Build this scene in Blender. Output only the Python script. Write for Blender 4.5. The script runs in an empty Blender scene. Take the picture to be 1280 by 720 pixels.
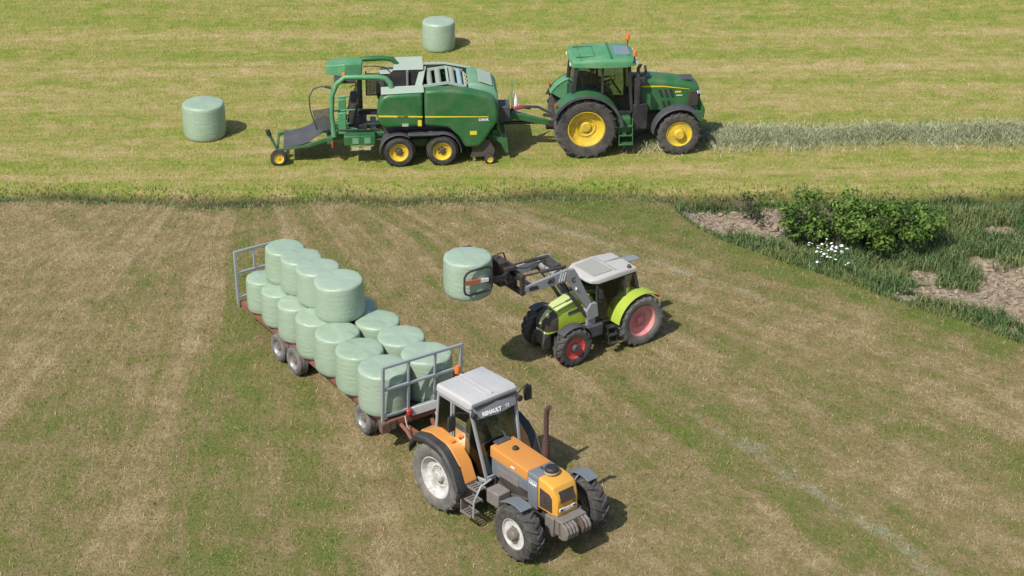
import bpy, bmesh, math, random
import numpy as np
from mathutils import Vector, Matrix, Euler
random.seed(7); RNG = np.random.default_rng(11)
SC = bpy.context.scene
COL = SC.collection
R = math.radians
PI = math.pi

# ------------------------------------------------------------------ materials
def nt_new(name):
    m = bpy.data.materials.new(name); m.use_nodes = True
    nt = m.node_tree; nt.nodes.clear()
    out = nt.nodes.new('ShaderNodeOutputMaterial')
    b = nt.nodes.new('ShaderNodeBsdfPrincipled')
    nt.links.new(b.outputs[0], out.inputs[0])
    return m, nt, b, out
def N(nt, t, **kw):
    n = nt.nodes.new(t)
    for k, v in kw.items():
        if k in n.inputs: n.inputs[k].default_value = v
        else: setattr(n, k, v)
    return n
def mixc(nt, fac, a, b):
    n = nt.nodes.new('ShaderNodeMix'); n.data_type = 'RGBA'
    for sock, v in ((n.inputs[0], fac), (n.inputs[6], a), (n.inputs[7], b)):
        if isinstance(v, (int, float)): sock.default_value = v
        elif isinstance(v, (tuple, list)): sock.default_value = (*v, 1) if len(v) == 3 else v
        else: nt.links.new(v, sock)
    return n.outputs[2]
def mth(nt, op, a, b=None, c=None, clamp=False):
    n = nt.nodes.new('ShaderNodeMath'); n.operation = op; n.use_clamp = clamp
    for i, v in enumerate((a, b, c)):
        if v is None: continue
        if isinstance(v, (int, float)): n.inputs[i].default_value = v
        else: nt.links.new(v, n.inputs[i])
    return n.outputs[0]
def sstep(nt, x, lo, hi):
    n = nt.nodes.new('ShaderNodeMapRange'); n.interpolation_type = 'SMOOTHSTEP'
    nt.links.new(x, n.inputs[0]); n.inputs[1].default_value = lo; n.inputs[2].default_value = hi
    n.inputs[3].default_value = 0; n.inputs[4].default_value = 1
    return n.outputs[0]
def noise(nt, vec, scale, detail=4, rough=.55, dist=0.):
    n = N(nt, 'ShaderNodeTexNoise', Scale=scale, Detail=detail, Roughness=rough, Distortion=dist)
    nt.links.new(vec, n.inputs['Vector']); return n.outputs[0]
def ocoord(nt): return nt.nodes.new('ShaderNodeTexCoord').outputs['Object']
def bump(nt, b, h, dist=.01, strength=.5):
    n = N(nt, 'ShaderNodeBump', Strength=strength, Distance=dist)
    nt.links.new(h, n.inputs['Height']); nt.links.new(n.outputs[0], b.inputs['Normal'])

def paint(name, rgb, rough=.42, dust=.35, dustcol=(.24, .20, .14), metal=0., scale=2.2, bmp=0., spec=.5, scratch=None):
    m, nt, b, out = nt_new(name)
    co = ocoord(nt)
    n1 = noise(nt, co, scale, 6, .65); n2 = noise(nt, co, scale*9, 4, .7)
    f = mth(nt, 'ADD', mth(nt, 'MULTIPLY', n1, .7), mth(nt, 'MULTIPLY', n2, .3))
    f = sstep(nt, f, .36, .72)
    f = mth(nt, 'MULTIPLY', f, dust)
    n3 = noise(nt, co, scale*.7, 2)
    c0 = mixc(nt, mth(nt, 'MULTIPLY', n3, .5), tuple(min(1, c*1.08) for c in rgb), tuple(c*.80 for c in rgb))
    c = mixc(nt, f, c0, dustcol)
    sz = nt.nodes.new('ShaderNodeSeparateXYZ'); nt.links.new(co, sz.inputs[0])
    mud = mth(nt, 'MULTIPLY', mth(nt, 'SUBTRACT', 1., sstep(nt, sz.outputs[2], .2, 1.1)), sstep(nt, noise(nt, co, 4.2, 6, .78), .40, .62))
    c = mixc(nt, mth(nt, 'MULTIPLY', mud, min(.6, dust*1.1)), c, tuple(q*.8 for q in dustcol))
    chaff = sstep(nt, noise(nt, co, 34, 3, .6), .655, .70)
    c = mixc(nt, mth(nt, 'MULTIPLY', chaff, min(.6, dust*1.3)), c, tuple(min(1, q*1.35) for q in dustcol))
    if scratch:
        s = sstep(nt, noise(nt, co, 14, 5, .8), .60, .66)
        c = mixc(nt, mth(nt, 'MULTIPLY', s, scratch[1]), c, scratch[0])
    nt.links.new(c, b.inputs['Base Color'])
    b.inputs['Metallic'].default_value = metal
    b.inputs['Specular IOR Level'].default_value = spec
    nt.links.new(mth(nt, 'ADD', mth(nt, 'MULTIPLY', f, .6), rough, clamp=True), b.inputs['Roughness'])
    if bmp: bump(nt, b, n2, .01, bmp)
    return m
def glass(name, tint=(.82, .88, .85), refl=.9):
    m, nt, b, out = nt_new(name)
    t = N(nt, 'ShaderNodeBsdfTransparent'); t.inputs[0].default_value = (*tint, 1)
    g = N(nt, 'ShaderNodeBsdfGlossy', Roughness=.06); g.inputs[0].default_value = (refl, refl, refl, 1)
    d = N(nt, 'ShaderNodeBsdfDiffuse'); d.inputs[0].default_value = (.20, .20, .16, 1)
    fr = N(nt, 'ShaderNodeFresnel', IOR=1.5)
    co = ocoord(nt)
    dirt = mth(nt, 'MULTIPLY', sstep(nt, noise(nt, co, 3., 5, .7), .45, .8), .07)
    x0 = nt.nodes.new('ShaderNodeMixShader'); nt.links.new(dirt, x0.inputs[0]); nt.links.new(t.outputs[0], x0.inputs[1]); nt.links.new(d.outputs[0], x0.inputs[2])
    x = nt.nodes.new('ShaderNodeMixShader'); nt.links.new(fr.outputs[0], x.inputs[0])
    nt.links.new(x0.outputs[0], x.inputs[1]); nt.links.new(g.outputs[0], x.inputs[2])
    nt.links.new(x.outputs[0], out.inputs[0])
    return m

M = {}
M['jd_green'] = paint('green_paint', (.018, .118, .034), .34, .30, (.20, .21, .13))
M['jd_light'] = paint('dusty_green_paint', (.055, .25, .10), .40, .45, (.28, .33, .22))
M['jd_pale'] = paint('pale_dusty_sheen', (.34, .42, .34), .42, .45, (.38, .38, .30))  # dust plus the reflected light painted on top panels and cover
M['jd_yellow'] = paint('yellow_paint', (.72, .50, .02), .42, .35, (.30, .24, .12))
M['jd_yellow2'] = paint('yellow_decal', (.74, .56, .03), .4, .1)
M['black'] = paint('black_plastic', (.018, .018, .020), .5, .30, (.13, .12, .10))
M['blackgrey'] = paint('dark_grey_plastic', (.05, .053, .062), .5, .35, (.17, .16, .14))
M['darksteel'] = paint('dark_steel', (.055, .052, .05), .5, .5, (.15, .12, .09), .3)
M['rubber'] = paint('black_rubber', (.022, .021, .021), .75, .55, (.11, .10, .085), 0, 3, .3, .3)
M['tyre_dusty'] = paint('dusty_rubber', (.09, .085, .08), .8, .9, (.25, .23, .205), 0, 2.4, .3, .3)
M['tyre_mid'] = paint('worn_rubber', (.032, .031, .031), .78, .7, (.15, .137, .12), 0, 2.6, .3, .3)
M['glass'] = glass('tinted_glass')
M['glass_dark'] = glass('dark_tinted_glass', (.66, .74, .70))
M['hatch'] = paint('roof_hatch', (.16, .23, .26), .15, .25)
M['hatch_glass'] = paint('grey_hatch_glass', (.22, .25, .26), .2, .3)
M['jd_cover'] = paint('green_cover_sheen', (.12, .29, .16), .42, .45, (.30, .34, .26))  # paler green holds the light reflected by the sloped cover
M['orange_lens'] = paint('orange_lens', (.80, .17, .02), .2, .1)
M['red_lens'] = paint('red_lens', (.45, .03, .03), .25, .2)
M['white_lens'] = paint('clear_lens', (.75, .77, .78), .12, .08)
M['white'] = paint('white_paint', (.76, .76, .74), .45, .40, (.34, .30, .24))
M['white_mark'] = paint('white_lettering', (.80, .80, .80), .5, .05)
M['re_orange'] = paint('orange_paint', (.58, .235, .042), .42, .32, (.36, .25, .13), scratch=((.40, .27, .15), .35))
M['re_yellow'] = paint('amber_paint', (.66, .33, .04), .40, .25, (.38, .27, .14))
M['re_grey'] = paint('blue_grey_paint', (.13, .155, .185), .42, .35, (.24, .22, .19))
M['re_visor'] = paint('visor_grey_paint', (.22, .235, .26), .42, .3, (.25, .23, .20))
M['re_cab'] = paint('cab_grey_paint', (.27, .28, .30), .42, .32, (.25, .235, .21))
M['re_rim'] = paint('dirty_white_rim', (.60, .60, .58), .45, .65, (.33, .30, .25), 0, 5)
M['re_roof'] = paint('weathered_white_roof', (.45, .45, .45), .5, .5, (.34, .32, .29), 0, 3)
M['grille'] = paint('dark_grille', (.05, .036, .03), .6, .5, (.10, .07, .05), 0, 6, .6)
M['rust'] = paint('rusty_steel', (.105, .058, .044), .75, .5, (.18, .13, .10), 0, 6, .4)
M['pipe'] = paint('rusty_exhaust', (.075, .038, .034), .7, .3, (.15, .09, .07), 0, 6, .4)
M['rustgrey'] = paint('grey_iron', (.20, .19, .175), .65, .6, (.16, .10, .07), .1, 5, .4)
M['cl_green'] = paint('lime_paint', (.34, .45, .035), .38, .26, (.34, .35, .16))
M['cl_pale'] = paint('faded_lime_paint', (.50, .60, .20), .4, .40, (.44, .44, .30))
M['cl_roof'] = paint('pale_cab_roof', (.44, .43, .415), .5, .5, (.36, .33, .30), 0, 3)
M['cl_roofgrey'] = paint('grey_roof_inset', (.30, .30, .27), .6, .4, (.36, .34, .28))
M['cl_red'] = paint('red_rim_paint', (.60, .045, .05), .42, .25, (.44, .20, .17))
M['cl_pink'] = paint('faded_red_rim_paint', (.60, .15, .15), .5, .55, (.58, .34, .31))
M['ld_grey'] = paint('grey_loader_paint', (.27, .28, .30), .45, .40, (.24, .21, .18), 0, 3, 0, .5, ((.13, .08, .06), .6))
M['galv'] = paint('galvanised_steel', (.34, .38, .41), .42, .35, (.26, .25, .23), .25, 4)
M['tr_red'] = paint('red_oxide_paint', (.24, .075, .05), .6, .55, (.20, .14, .10), 0, 3, .2, .4, ((.10, .05, .035), .8))
M['wood'] = paint('worn_deck_boards', (.14, .11, .085), .8, .5, (.20, .17, .13), 0, 4, .4)
M['steel'] = paint('bare_steel', (.42, .43, .44), .35, .35, (.25, .22, .19), .6)
M['roller'] = paint('dusty_roller', (.26, .31, .25), .5, .6, (.36, .33, .25))
M['roller_blue'] = paint('blue_roller', (.25, .37, .42), .4, .4, (.34, .34, .30))
M['seat'] = paint('seat_cloth', (.20, .26, .22), .85, .3)
M['floor_mat'] = paint('cab_floor_mat', (.16, .17, .165), .85, .4)
M['skin_rope'] = paint('twine', (.42, .36, .26), .8, .3)
M['red_hose'] = paint('red_hose', (.33, .035, .07), .5, .3)
M['clamp'] = paint('oily_steel', (.045, .038, .036), .5, .4, (.15, .10, .075), .2, 4, .2, .5, ((.15, .06, .04), .7))
M['prong'] = paint('worn_orange_steel', (.42, .13, .05), .5, .4, (.22, .12, .07), 0, 6)
def netmat():
    m, nt, b, out = nt_new('safety_mesh')
    co = ocoord(nt)
    sx = nt.nodes.new('ShaderNodeSeparateXYZ'); nt.links.new(co, sx.inputs[0])
    a = mth(nt, 'ADD', sx.outputs[0], sx.outputs[1])
    w1 = mth(nt, 'GREATER_THAN', mth(nt, 'FRACT', mth(nt, 'MULTIPLY', a, 22.)), .55)
    w2 = mth(nt, 'GREATER_THAN', mth(nt, 'FRACT', mth(nt, 'MULTIPLY', sx.outputs[2], 22.)), .55)
    f = mth(nt, 'MAXIMUM', w1, w2)
    t = N(nt, 'ShaderNodeBsdfTransparent')
    x = nt.nodes.new('ShaderNodeMixShader'); nt.links.new(f, x.inputs[0]); nt.links.new(t.outputs[0], x.inputs[1]); nt.links.new(b.outputs[0], x.inputs[2])
    b.inputs['Base Color'].default_value = (.10, .10, .09, 1); b.inputs['Roughness'].default_value = .6
    nt.links.new(x.outputs[0], out.inputs[0]); return m
M['net'] = netmat()
def wrapmat():
    m, nt, b, out = nt_new('bale_wrap_film')
    co = ocoord(nt)
    info = nt.nodes.new('ShaderNodeObjectInfo')
    mp = nt.nodes.new('ShaderNodeMapping'); mp.inputs['Scale'].default_value = (1, 1, 6)
    nt.links.new(co, mp.inputs[0])
    add = nt.nodes.new('ShaderNodeVectorMath'); add.operation = 'ADD'
    nt.links.new(mp.outputs[0], add.inputs[0])
    rr = mth(nt, 'MULTIPLY', info.outputs['Random'], 37.)
    cmb = nt.nodes.new('ShaderNodeCombineXYZ'); nt.links.new(rr, cmb.inputs[0]); nt.links.new(cmb.outputs[0], add.inputs[1])
    v = add.outputs[0]
    bands = noise(nt, v, 1.6, 5, .6)
    blot = noise(nt, co, 3., 4, .6)
    c = mixc(nt, bands, (.255, .352, .245), (.345, .44, .33))
    c = mixc(nt, mth(nt, 'MULTIPLY', sstep(nt, blot, .5, .75), .35), c, (.225, .305, .19))
    c = mixc(nt, mth(nt, 'MULTIPLY', sstep(nt, noise(nt, co, 6., 5, .8), .60, .70), .25), c, (.42, .50, .40))
    c = mixc(nt, mth(nt, 'MULTIPLY', info.outputs['Random'], .35), c, (.36, .43, .35))
    nt.links.new(c, b.inputs['Base Color'])
    nt.links.new(mth(nt, 'ADD', mth(nt, 'MULTIPLY', blot, .28), .17), b.inputs['Roughness'])
    b.inputs['Specular IOR Level'].default_value = .5
    b.inputs['Subsurface Weight'].default_value = .0
    h = mth(nt, 'ADD', noise(nt, v, 2.2, 6, .65), mth(nt, 'MULTIPLY', noise(nt, co, 7., 5, .7), .8))
    sz = nt.nodes.new('ShaderNodeSeparateXYZ'); nt.links.new(co, sz.inputs[0])
    zz = mth(nt, 'ADD', mth(nt, 'ADD', sz.outputs[2], mth(nt, 'MULTIPLY', sz.outputs[0], .10)), mth(nt, 'MULTIPLY', noise(nt, co, 2.5, 3), .08))
    fb = sstep(nt, mth(nt, 'FRACT', mth(nt, 'MULTIPLY', zz, 8.5)), .0, .16)
    wr = noise(nt, co, 13., 5, .75, 1.2)
    h = mth(nt, 'ADD', h, mth(nt, 'ADD', mth(nt, 'MULTIPLY', fb, .22), mth(nt, 'MULTIPLY', wr, .45)))
    bump(nt, b, h, .03, .5)
    return m
M['wrap'] = wrapmat()

# ------------------------------------------------------------------ mesh builder
class MB:
    def __init__(s): s.bm = bmesh.new()
    def box(s, x0, x1, y0, y1, z0, z1, mat=None):
        vs = bmesh.ops.create_cube(s.bm, size=1)['verts']
        for v in vs:
            v.co = Vector(((x0+x1)/2 + v.co.x*(x1-x0), (y0+y1)/2 + v.co.y*(y1-y0), (z0+z1)/2 + v.co.z*(z1-z0)))
            if mat is not None: v.co = mat @ v.co
        return s
    def poly(s, pts, off):
        """polygon pts (3D) extruded by vector off"""
        off = Vector(off); a = [s.bm.verts.new(Vector(p)) for p in pts]; b = [s.bm.verts.new(Vector(p)+off) for p in pts]
        n = len(pts); s.bm.faces.new(a[::-1]); s.bm.faces.new(b)
        for i in range(n): s.bm.faces.new((a[i], a[(i+1) % n], b[(i+1) % n], b[i]))
        return s
    def prism(s, prof, y0, y1):      # profile in (x,z), extruded along y
        return s.poly([(x, y0, z) for x, z in prof], (0, y1-y0, 0))
    def loft(s, secs, cap=True, closed=True):
        rows = [[s.bm.verts.new(Vector(p)) for p in sec] for sec in secs]
        n = len(rows[0])
        for a, b in zip(rows, rows[1:]):
            for i in range(n if closed else n-1):
                s.bm.faces.new((a[i], a[(i+1) % n], b[(i+1) % n], b[i]))
        if cap and closed: s.bm.faces.new(rows[0][::-1]); s.bm.faces.new(rows[-1])
        return s
    def tube(s, pts, r, seg=8, closed=False, rs=None):
        P = [Vector(p) for p in pts]; n = len(P); rows = []
        up = None
        for i, p in enumerate(P):
            if closed: d = (P[(i+1) % n]-P[i-1]).normalized()
            else: d = (P[min(i+1, n-1)]-P[max(i-1, 0)]).normalized()
            if up is None:
                up = Vector((0, 0, 1)) if abs(d.z) < .9 else Vector((1, 0, 0))
            side = d.cross(up); 
            if side.length < 1e-4: side = d.cross(Vector((0, 1, 0)))
            side.normalize(); up = side.cross(d).normalized()
            rr = rs[i] if rs else r
            rows.append([s.bm.verts.new(p + (math.cos(2*PI*k/seg)*side + math.sin(2*PI*k/seg)*up)*rr) for k in range(seg)])
        m = n if closed else n-1
        for i in range(m):
            a, b = rows[i], rows[(i+1) % n]
            for k in range(seg): s.bm.faces.new((a[k], a[(k+1) % seg], b[(k+1) % seg], b[k]))
        if not closed: s.bm.faces.new(rows[0][::-1]); s.bm.faces.new(rows[-1])
        return s
    def beam(s, p0, p1, w, d, ref=(0, 0, 1)):
        """rectangular bar from p0 to p1; w across, d along ref"""
        p0, p1 = Vector(p0), Vector(p1); dr = (p1-p0).normalized(); ref = Vector(ref)
        if abs(dr.dot(ref)) > .95: ref = Vector((1, 0, 0))
        a = dr.cross(ref).normalized(); b = a.cross(dr).normalized()
        q = [a*w/2*i + b*d/2*j for i, j in ((-1, -1), (1, -1), (1, 1), (-1, 1))]
        return s.loft([[p0+v for v in q], [p1+v for v in q]])
    def lathe(s, prof, c=(0, 0, 0), axis='y', seg=32, cap=False):
        """prof = [(r, h)]; revolved round an axis through c"""
        c = Vector(c); rows = []
        for r, h in prof:
            row = []
            for k in range(seg):
                t = 2*PI*k/seg; u, w = r*math.cos(t), r*math.sin(t)
                row.append(s.bm.verts.new(c + (Vector((u, h, w)) if axis == 'y' else Vector((u, w, h)) if axis == 'z' else Vector((h, u, w)))))
            rows.append(row)
        for a, b in zip(rows, rows[1:]):
            for k in range(seg): s.bm.faces.new((a[k], a[(k+1) % seg], b[(k+1) % seg], b[k]))
        if cap: s.bm.faces.new(rows[0][::-1]); s.bm.faces.new(rows[-1])
        return s
    def cyl(s, p0, p1, r, seg=16, r1=None): return s.tube([p0, p1], r, seg, rs=[r, r if r1 is None else r1])
    def arc(s, cx, cz, prof, a0, a1, n=14):
        """closed profile [(r,y)] swept about the y axis through (cx,cz), angles in degrees from +x up"""
        secs = []
        for i in range(n+1):
            t = R(a0 + (a1-a0)*i/n)
            secs.append([(cx + r*math.cos(t), y, cz + r*math.sin(t)) for r, y in prof])
        return s.loft(secs)
    def build(s, name, mat, parent=None, bev=0., ang=35, loc=None, seg=2):
        bmesh.ops.recalc_face_normals(s.bm, faces=s.bm.faces)
        me = bpy.data.meshes.new(name); s.bm.to_mesh(me); s.bm.free()
        for p in me.polygons: p.use_smooth = True
        me.set_sharp_from_angle(angle=R(ang))
        me.materials.append(M[mat] if isinstance(mat, str) else mat)
        o = bpy.data.objects.new(name, me); COL.objects.link(o)
        if parent: o.parent = parent
        if loc: o.location = loc
        if bev:
            b = o.modifiers.new('bevel', 'BEVEL'); b.width = bev; b.segments = seg; b.limit_method = 'ANGLE'; b.angle_limit = R(38); b.harden_normals = False
        return o
def tag(o, label=None, cat=None, group=None, kind=None):
    for k, v in (('label', label), ('category', cat), ('group', group), ('kind', kind)):
        if v: o[k] = v
    return o
def empty(name, loc, rz=0., k=1.):
    o = bpy.data.objects.new(name, None); COL.objects.link(o)
    o.location = loc; o.rotation_euler = (0, 0, R(rz)); o.scale = (k, k, k); o.empty_display_size = .3
    return o
def lettering(txt, size, org, xd, yd, mat, parent, name='lettering', bold=.0, sx=1.):
    cu = bpy.data.curves.new('txt', 'FONT'); cu.body = txt; cu.size = size; cu.extrude = .002; cu.offset = bold
    cu.align_x = 'CENTER'; cu.align_y = 'CENTER'; cu.resolution_u = 2
    t = bpy.data.objects.new('txt', cu); COL.objects.link(t)
    bpy.context.view_layer.update()
    me = bpy.data.meshes.new_from_object(t.evaluated_get(bpy.context.evaluated_depsgraph_get()))
    bpy.data.objects.remove(t); bpy.data.curves.remove(cu)
    X = Vector(xd).normalized(); Y = Vector(yd); Y = (Y - X*Y.dot(X)).normalized(); Z = X.cross(Y)
    mt = Matrix(((X.x*sx, Y.x, Z.x, org[0]), (X.y*sx, Y.y, Z.y, org[1]), (X.z*sx, Y.z, Z.z, org[2]), (0, 0, 0, 1)))
    me.transform(mt); me.name = name
    me.materials.clear(); me.materials.append(M[mat])
    o = bpy.data.objects.new(name, me); COL.objects.link(o); o.parent = parent
    return o
def rsec(x, hw, z0, z1, r, k=3, hwb=None, crown=0.):
    """rounded-top cross-section at x: (y,z) loop"""
    hwb = hw if hwb is None else hwb
    pts = [(x, -hwb, z0), (x, hwb, z0)]
    for i in range(k+1):
        t = PI/2*i/k; pts.append((x, hw-r+r*math.cos(t), z1-r+r*math.sin(t)))
    pts.append((x, 0, z1+crown))
    for i in range(k+1):
        t = PI/2+PI/2*i/k; pts.append((x, -hw+r+r*math.cos(t), z1-r+r*math.sin(t)))
    return pts

# ------------------------------------------------------------------ shared vehicle parts
def wheel(root, loc, Rr, W, rim, side, rim_mat, tyre_mat, nl=18, lug=.045, hub_mat=None, bolts=8, dish=.12, hubr=.16, hubh=.1, agri=True):
    """wheel (rim) > tyre, hub; turned round local y, outer face towards side*y"""
    b = MB(); s = side
    b.lathe([(rim*.99, -s*W*.40), (rim*1.03, -s*W*.42), (rim*1.03, s*W*.43), (rim*.97, s*W*.44), (rim*.93, s*W*.38), (rim*.88, s*(W*.44-dish*.8)), (rim*.62, s*(W*.44-dish)), (rim*.50, s*(W*.44-dish*.85)), (rim*.44, s*(W*.44-dish*1.15)), (.02, s*(W*.44-dish*1.15))], seg=36)
    w = b.build('wheel', rim_mat, root, loc=loc, ang=30)
    b = MB(); Rb = Rr-lug
    half = [(rim*1.0, .42), (rim*1.06, .475), (rim*.55+Rb*.45, .53), (Rb-.12*(Rb-rim)-.03, .515), (Rb-.02, .44), (Rb, .25)]
    prof = [(r, -y*W) for r, y in half] + [(r, y*W) for r, y in half[::-1]]
    b.lathe(prof, seg=48)
    if agri:
        for i in range(nl):
            for sd in (-1, 1):
                t0 = 2*PI*(i + (.5 if sd > 0 else 0))/nl
                st = [(.00, Rr, 0.), (.30, Rr-.004, .20*W/Rr), (.47, Rr-.03, .36*W/Rr), (.535, Rr-lug-.30*(Rr-rim)*.55, .42*W/Rr)]
                secs = []
                for yf, r, dt in st:
                    y = sd*yf*W if yf else -sd*.03*W
                    hw = .030/Rr*(1 if yf < .4 else 1.25); base = min(r-.03, Rb-.02)
                    if yf > .5: base = r-.05
                    secs.append([((q)*math.cos(t0+dt+d), y, (q)*math.sin(t0+dt+d)) for q, d in ((base, -hw*1.3), (base, hw*1.3), (r, hw), (r, -hw))])
                b.loft(secs)
    else:
        for yy in (-.3, 0, .3):
            b.lathe([(Rb+.001, (yy-.1)*W), (Rr, (yy-.09)*W), (Rr, (yy+.09)*W), (Rb+.001, (yy+.1)*W)], seg=48)
    ty = b.build('tyre', tyre_mat, w, ang=28)
    b = MB(); y0 = s*(W*.44-dish*1.2)
    b.lathe([(.0, y0+s*hubh), (hubr*.8, y0+s*hubh), (hubr, y0+s*hubh*.75), (hubr*1.05, y0)], seg=20)
    for k in range(bolts):
        t = 2*PI*k/bolts; rr = rim*.40
        b.cyl((rr*math.cos(t), y0-s*.01, rr*math.sin(t)), (rr*math.cos(t), y0+s*.04, rr*math.sin(t)), .022, 6)
    b.build('hub', hub_mat or rim_mat, w, ang=30)
    w.rotation_euler = (0, random.uniform(0, 6), 0)
    return w
def pane(b, pts, t=.012):
    p = [Vector(q) for q in pts]; n = (p[1]-p[0]).cross(p[2]-p[0]).normalized()
    return b.poly([q-n*t/2 for q in p], n*t)
def seat_parts(cab, x, z, y=0):
    b = MB(); b.box(x-.24, x+.26, y-.25, y+.25, z, z+.14)
    b.poly([(x-.26, y-.24, z+.1), (x-.14, y-.24, z+.1), (x-.24, y-.22, z+.72), (x-.36, y-.22, z+.72)], (0, .47, 0))
    b.box(x-.15, x+.15, y-.15, y+.15, z-.3, z)
    b.build('seat', 'seat', cab, .04)
def steering(cab, x, z):
    b = MB(); pts = [(x+.06*math.cos(t)*0 + .10*math.sin(t), .19*math.cos(t), z+.15*math.sin(t)) for t in [2*PI*k/20 for k in range(20)]]
    b.tube(pts, .016, 6, closed=True); b.tube([(x, 0, z), (x+.30, 0, z-.45)], .035, 8); b.beam((x, -.18, z), (x, .18, z), .02, .02)
    b.build('steering_wheel', 'black', cab)
# ================================================================== green tractor (pulls the baler)
def make_green_tractor():
    r = empty('farm_tractor', (2.31, 59.23, -.025), 4.5)
    tag(r, 'dark green tractor with yellow wheel rims, towing the baler along the hay swath', 'tractor')
    # chassis
    b = MB(); b.box(-.55, 1.3, -.32, .32, .62, 1.25); b.box(1.3, 3.6, -.26, .26, .62, 1.15)
    b.cyl((0, -1.0, 1.03), (0, 1.0, 1.03), .17, 14); b.cyl((3.05, -.85, .75), (3.05, .85, .75), .13, 12)
    b.box(2.8, 3.3, -.42, .42, .6, .9)
    b.build('chassis', 'darksteel', r, .03)
    # bonnet: long, dropping and narrowing to the nose
    b = MB()
    secs = [rsec(1.62, .46, 1.38, 2.40, .16, 4, crown=.03), rsec(2.3, .45, 1.34, 2.40, .17, 4, crown=.03), rsec(3.0, .43, 1.30, 2.33, .18, 4, crown=.03), rsec(3.5, .41, 1.36, 2.22, .17, 4, crown=.02), rsec(3.72, .38, 1.46, 2.13, .14, 4, crown=.01), rsec(3.80, .33, 1.56, 2.03, .10, 4)]
    b.loft(secs); bo = b.build('bonnet', 'jd_green', r, .015)
    b = MB()   # grille wraps nose
    b.loft([[(3.42, s*.425, 1.95), (3.42, s*.425, 1.42), (3.44, s*.44, 1.42), (3.44, s*.44, 1.95)] for s in (-1, 1)][:1] + [[(3.73, -.395, 1.93), (3.71, -.395, 1.47), (3.73, -.41, 1.47), (3.75, -.41, 1.93)]])
    b.loft([[(3.42, .425, 1.95), (3.42, .425, 1.42), (3.44, .44, 1.42), (3.44, .44, 1.95)], [(3.73, .395, 1.93), (3.71, .395, 1.47), (3.73, .41, 1.47), (3.75, .41, 1.93)]])
    b.poly([(3.80, -.34, 1.50), (3.80, .34, 1.50), (3.815, .34, 1.86), (3.815, -.34, 1.86)], (.02, 0, 0))
    b.build('grille', 'grille', bo, .008)
    for s in (-1, 1):
        b = MB(); b.poly([(3.70, s*.405, 1.95), (3.845, s*.30, 1.92), (3.845, s*.30, 1.80), (3.72, s*.41, 1.86)], (.02, s*.015, .0))
        b.build('headlight', 'white_lens', bo, .01)
    b = MB()
    for s in (-1, 1):
        b.loft([[(1.66, s*.463, 2.15), (1.66, s*.475, 2.15), (1.66, s*.475, 2.205), (1.66, s*.463, 2.205)], [(2.6, s*.449, 2.13), (2.6, s*.461, 2.13), (2.6, s*.461, 2.17), (2.6, s*.449, 2.17)], [(3.45, s*.415, 2.02), (3.45, s*.428, 2.02), (3.45, s*.428, 2.03), (3.45, s*.415, 2.03)]])
    b.build('stripe', 'jd_yellow2', bo)
    for s in (-1, 1):
        for k in range(3):
            x = 2.42+k*.17
            b = MB(); b.poly([(x, s*.452, 2.05), (x+.10, s*.452, 2.05), (x+.19, s*.452, 1.80), (x+.09, s*.452, 1.80)], (0, s*.012, 0)); b.build('side_vent', 'black', bo)
            if k < 2:
                b = MB(); b.poly([(x+.12, s*.452, 1.66), (x+.20, s*.452, 1.66), (x+.26, s*.452, 1.45), (x+.18, s*.452, 1.45)], (0, s*.012, 0)); b.build('side_vent', 'black', bo)
        b = MB(); b.box(2.98, 3.18, s*.434-.006, s*.434+.006, 1.92, 1.97); b.build('badge', 'jd_yellow2', bo)
        b = MB(); b.box(3.02, 3.22, s*.43-.006, s*.43+.006, 1.815, 1.835); b.build('badge', 'white_mark', bo)
    b = MB(); b.box(2.98, 3.6, -.24, .24, 2.345, 2.36); 
    b.build('bonnet_screen', 'blackgrey', bo, loc=(0, 0, -.06)).rotation_euler = (0, R(0), 0)
    # cab
    cab_b = MB()
    X0, X1, X0t, X1t, hw, hwt, z0, z1 = -.42, 1.52, -.30, 1.42, .78, .74, 1.40, 3.0
    for s in (-1, 1):
        cab_b.beam((X1, s*hw*.92, z0), (X1t, s*hwt*.95, z1), .09, .10); cab_b.beam((X0, s*hw, 1.9), (X0t, s*hwt, z1), .10, .14)
        cab_b.beam((.55, s*hw*1.01, 1.75), (.55, s*hwt, z1), .07, .08)
        cab_b.beam((X0t, s*hwt, z1), (X1t, s*hwt*.95, z1), .08, .1); cab_b.beam((X0, s*hw, 1.95), (.55, s*hw, 1.75), .06, .08); cab_b.beam((.55, s*hw, 1.40), (X1, s*hw*.92, 1.40), .08, .12)
    cab_b.beam((X0t, -hwt, z1), (X0t, hwt, z1), .08, .1); cab_b.beam((X1t, -hwt, z1), (X1t, hwt, z1), .08, .1)
    cab_b.box(-.4, 1.5, -.72, .72, 1.20, 1.38); cab_b.box(-.45, -.35, -.70, .70, 1.3, 1.95)
    cab_b.box(1.40, 1.56, -.5, .5, 1.3, 1.85)
    cab = cab_b.build('cab', 'black', r, .015)
    b = MB(); pane(b, [(X1-.01, -.68, 1.45), (X1-.01, .68, 1.45), (X1t, .68, 2.95), (X1t, -.68, 2.95)]); b.build('windscreen', 'glass_dark', cab)
    b = MB(); pane(b, [(X0, -.72, 1.95), (X0, .72, 1.95), (X0t, .70, 2.95), (X0t, -.70, 2.95)]); b.build('rear_window', 'glass_dark', cab)
    for s in (-1, 1):
        b = MB(); pane(b, [(.58, s*.785, 1.42), (1.48, s*.73, 1.45), (1.40, s*.70, 2.95), (.56, s*.74, 2.95)]); b.build('door_glass', 'glass_dark', cab)
        b = MB(); pane(b, [(-.40, s*.785, 1.98), (.52, s*.785, 1.78), (.53, s*.74, 2.95), (-.28, s*.74, 2.95)]); b.build('side_window', 'glass_dark', cab)
    seat_parts(cab, .25, 1.75); steering(cab, .95, 2.25)
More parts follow.
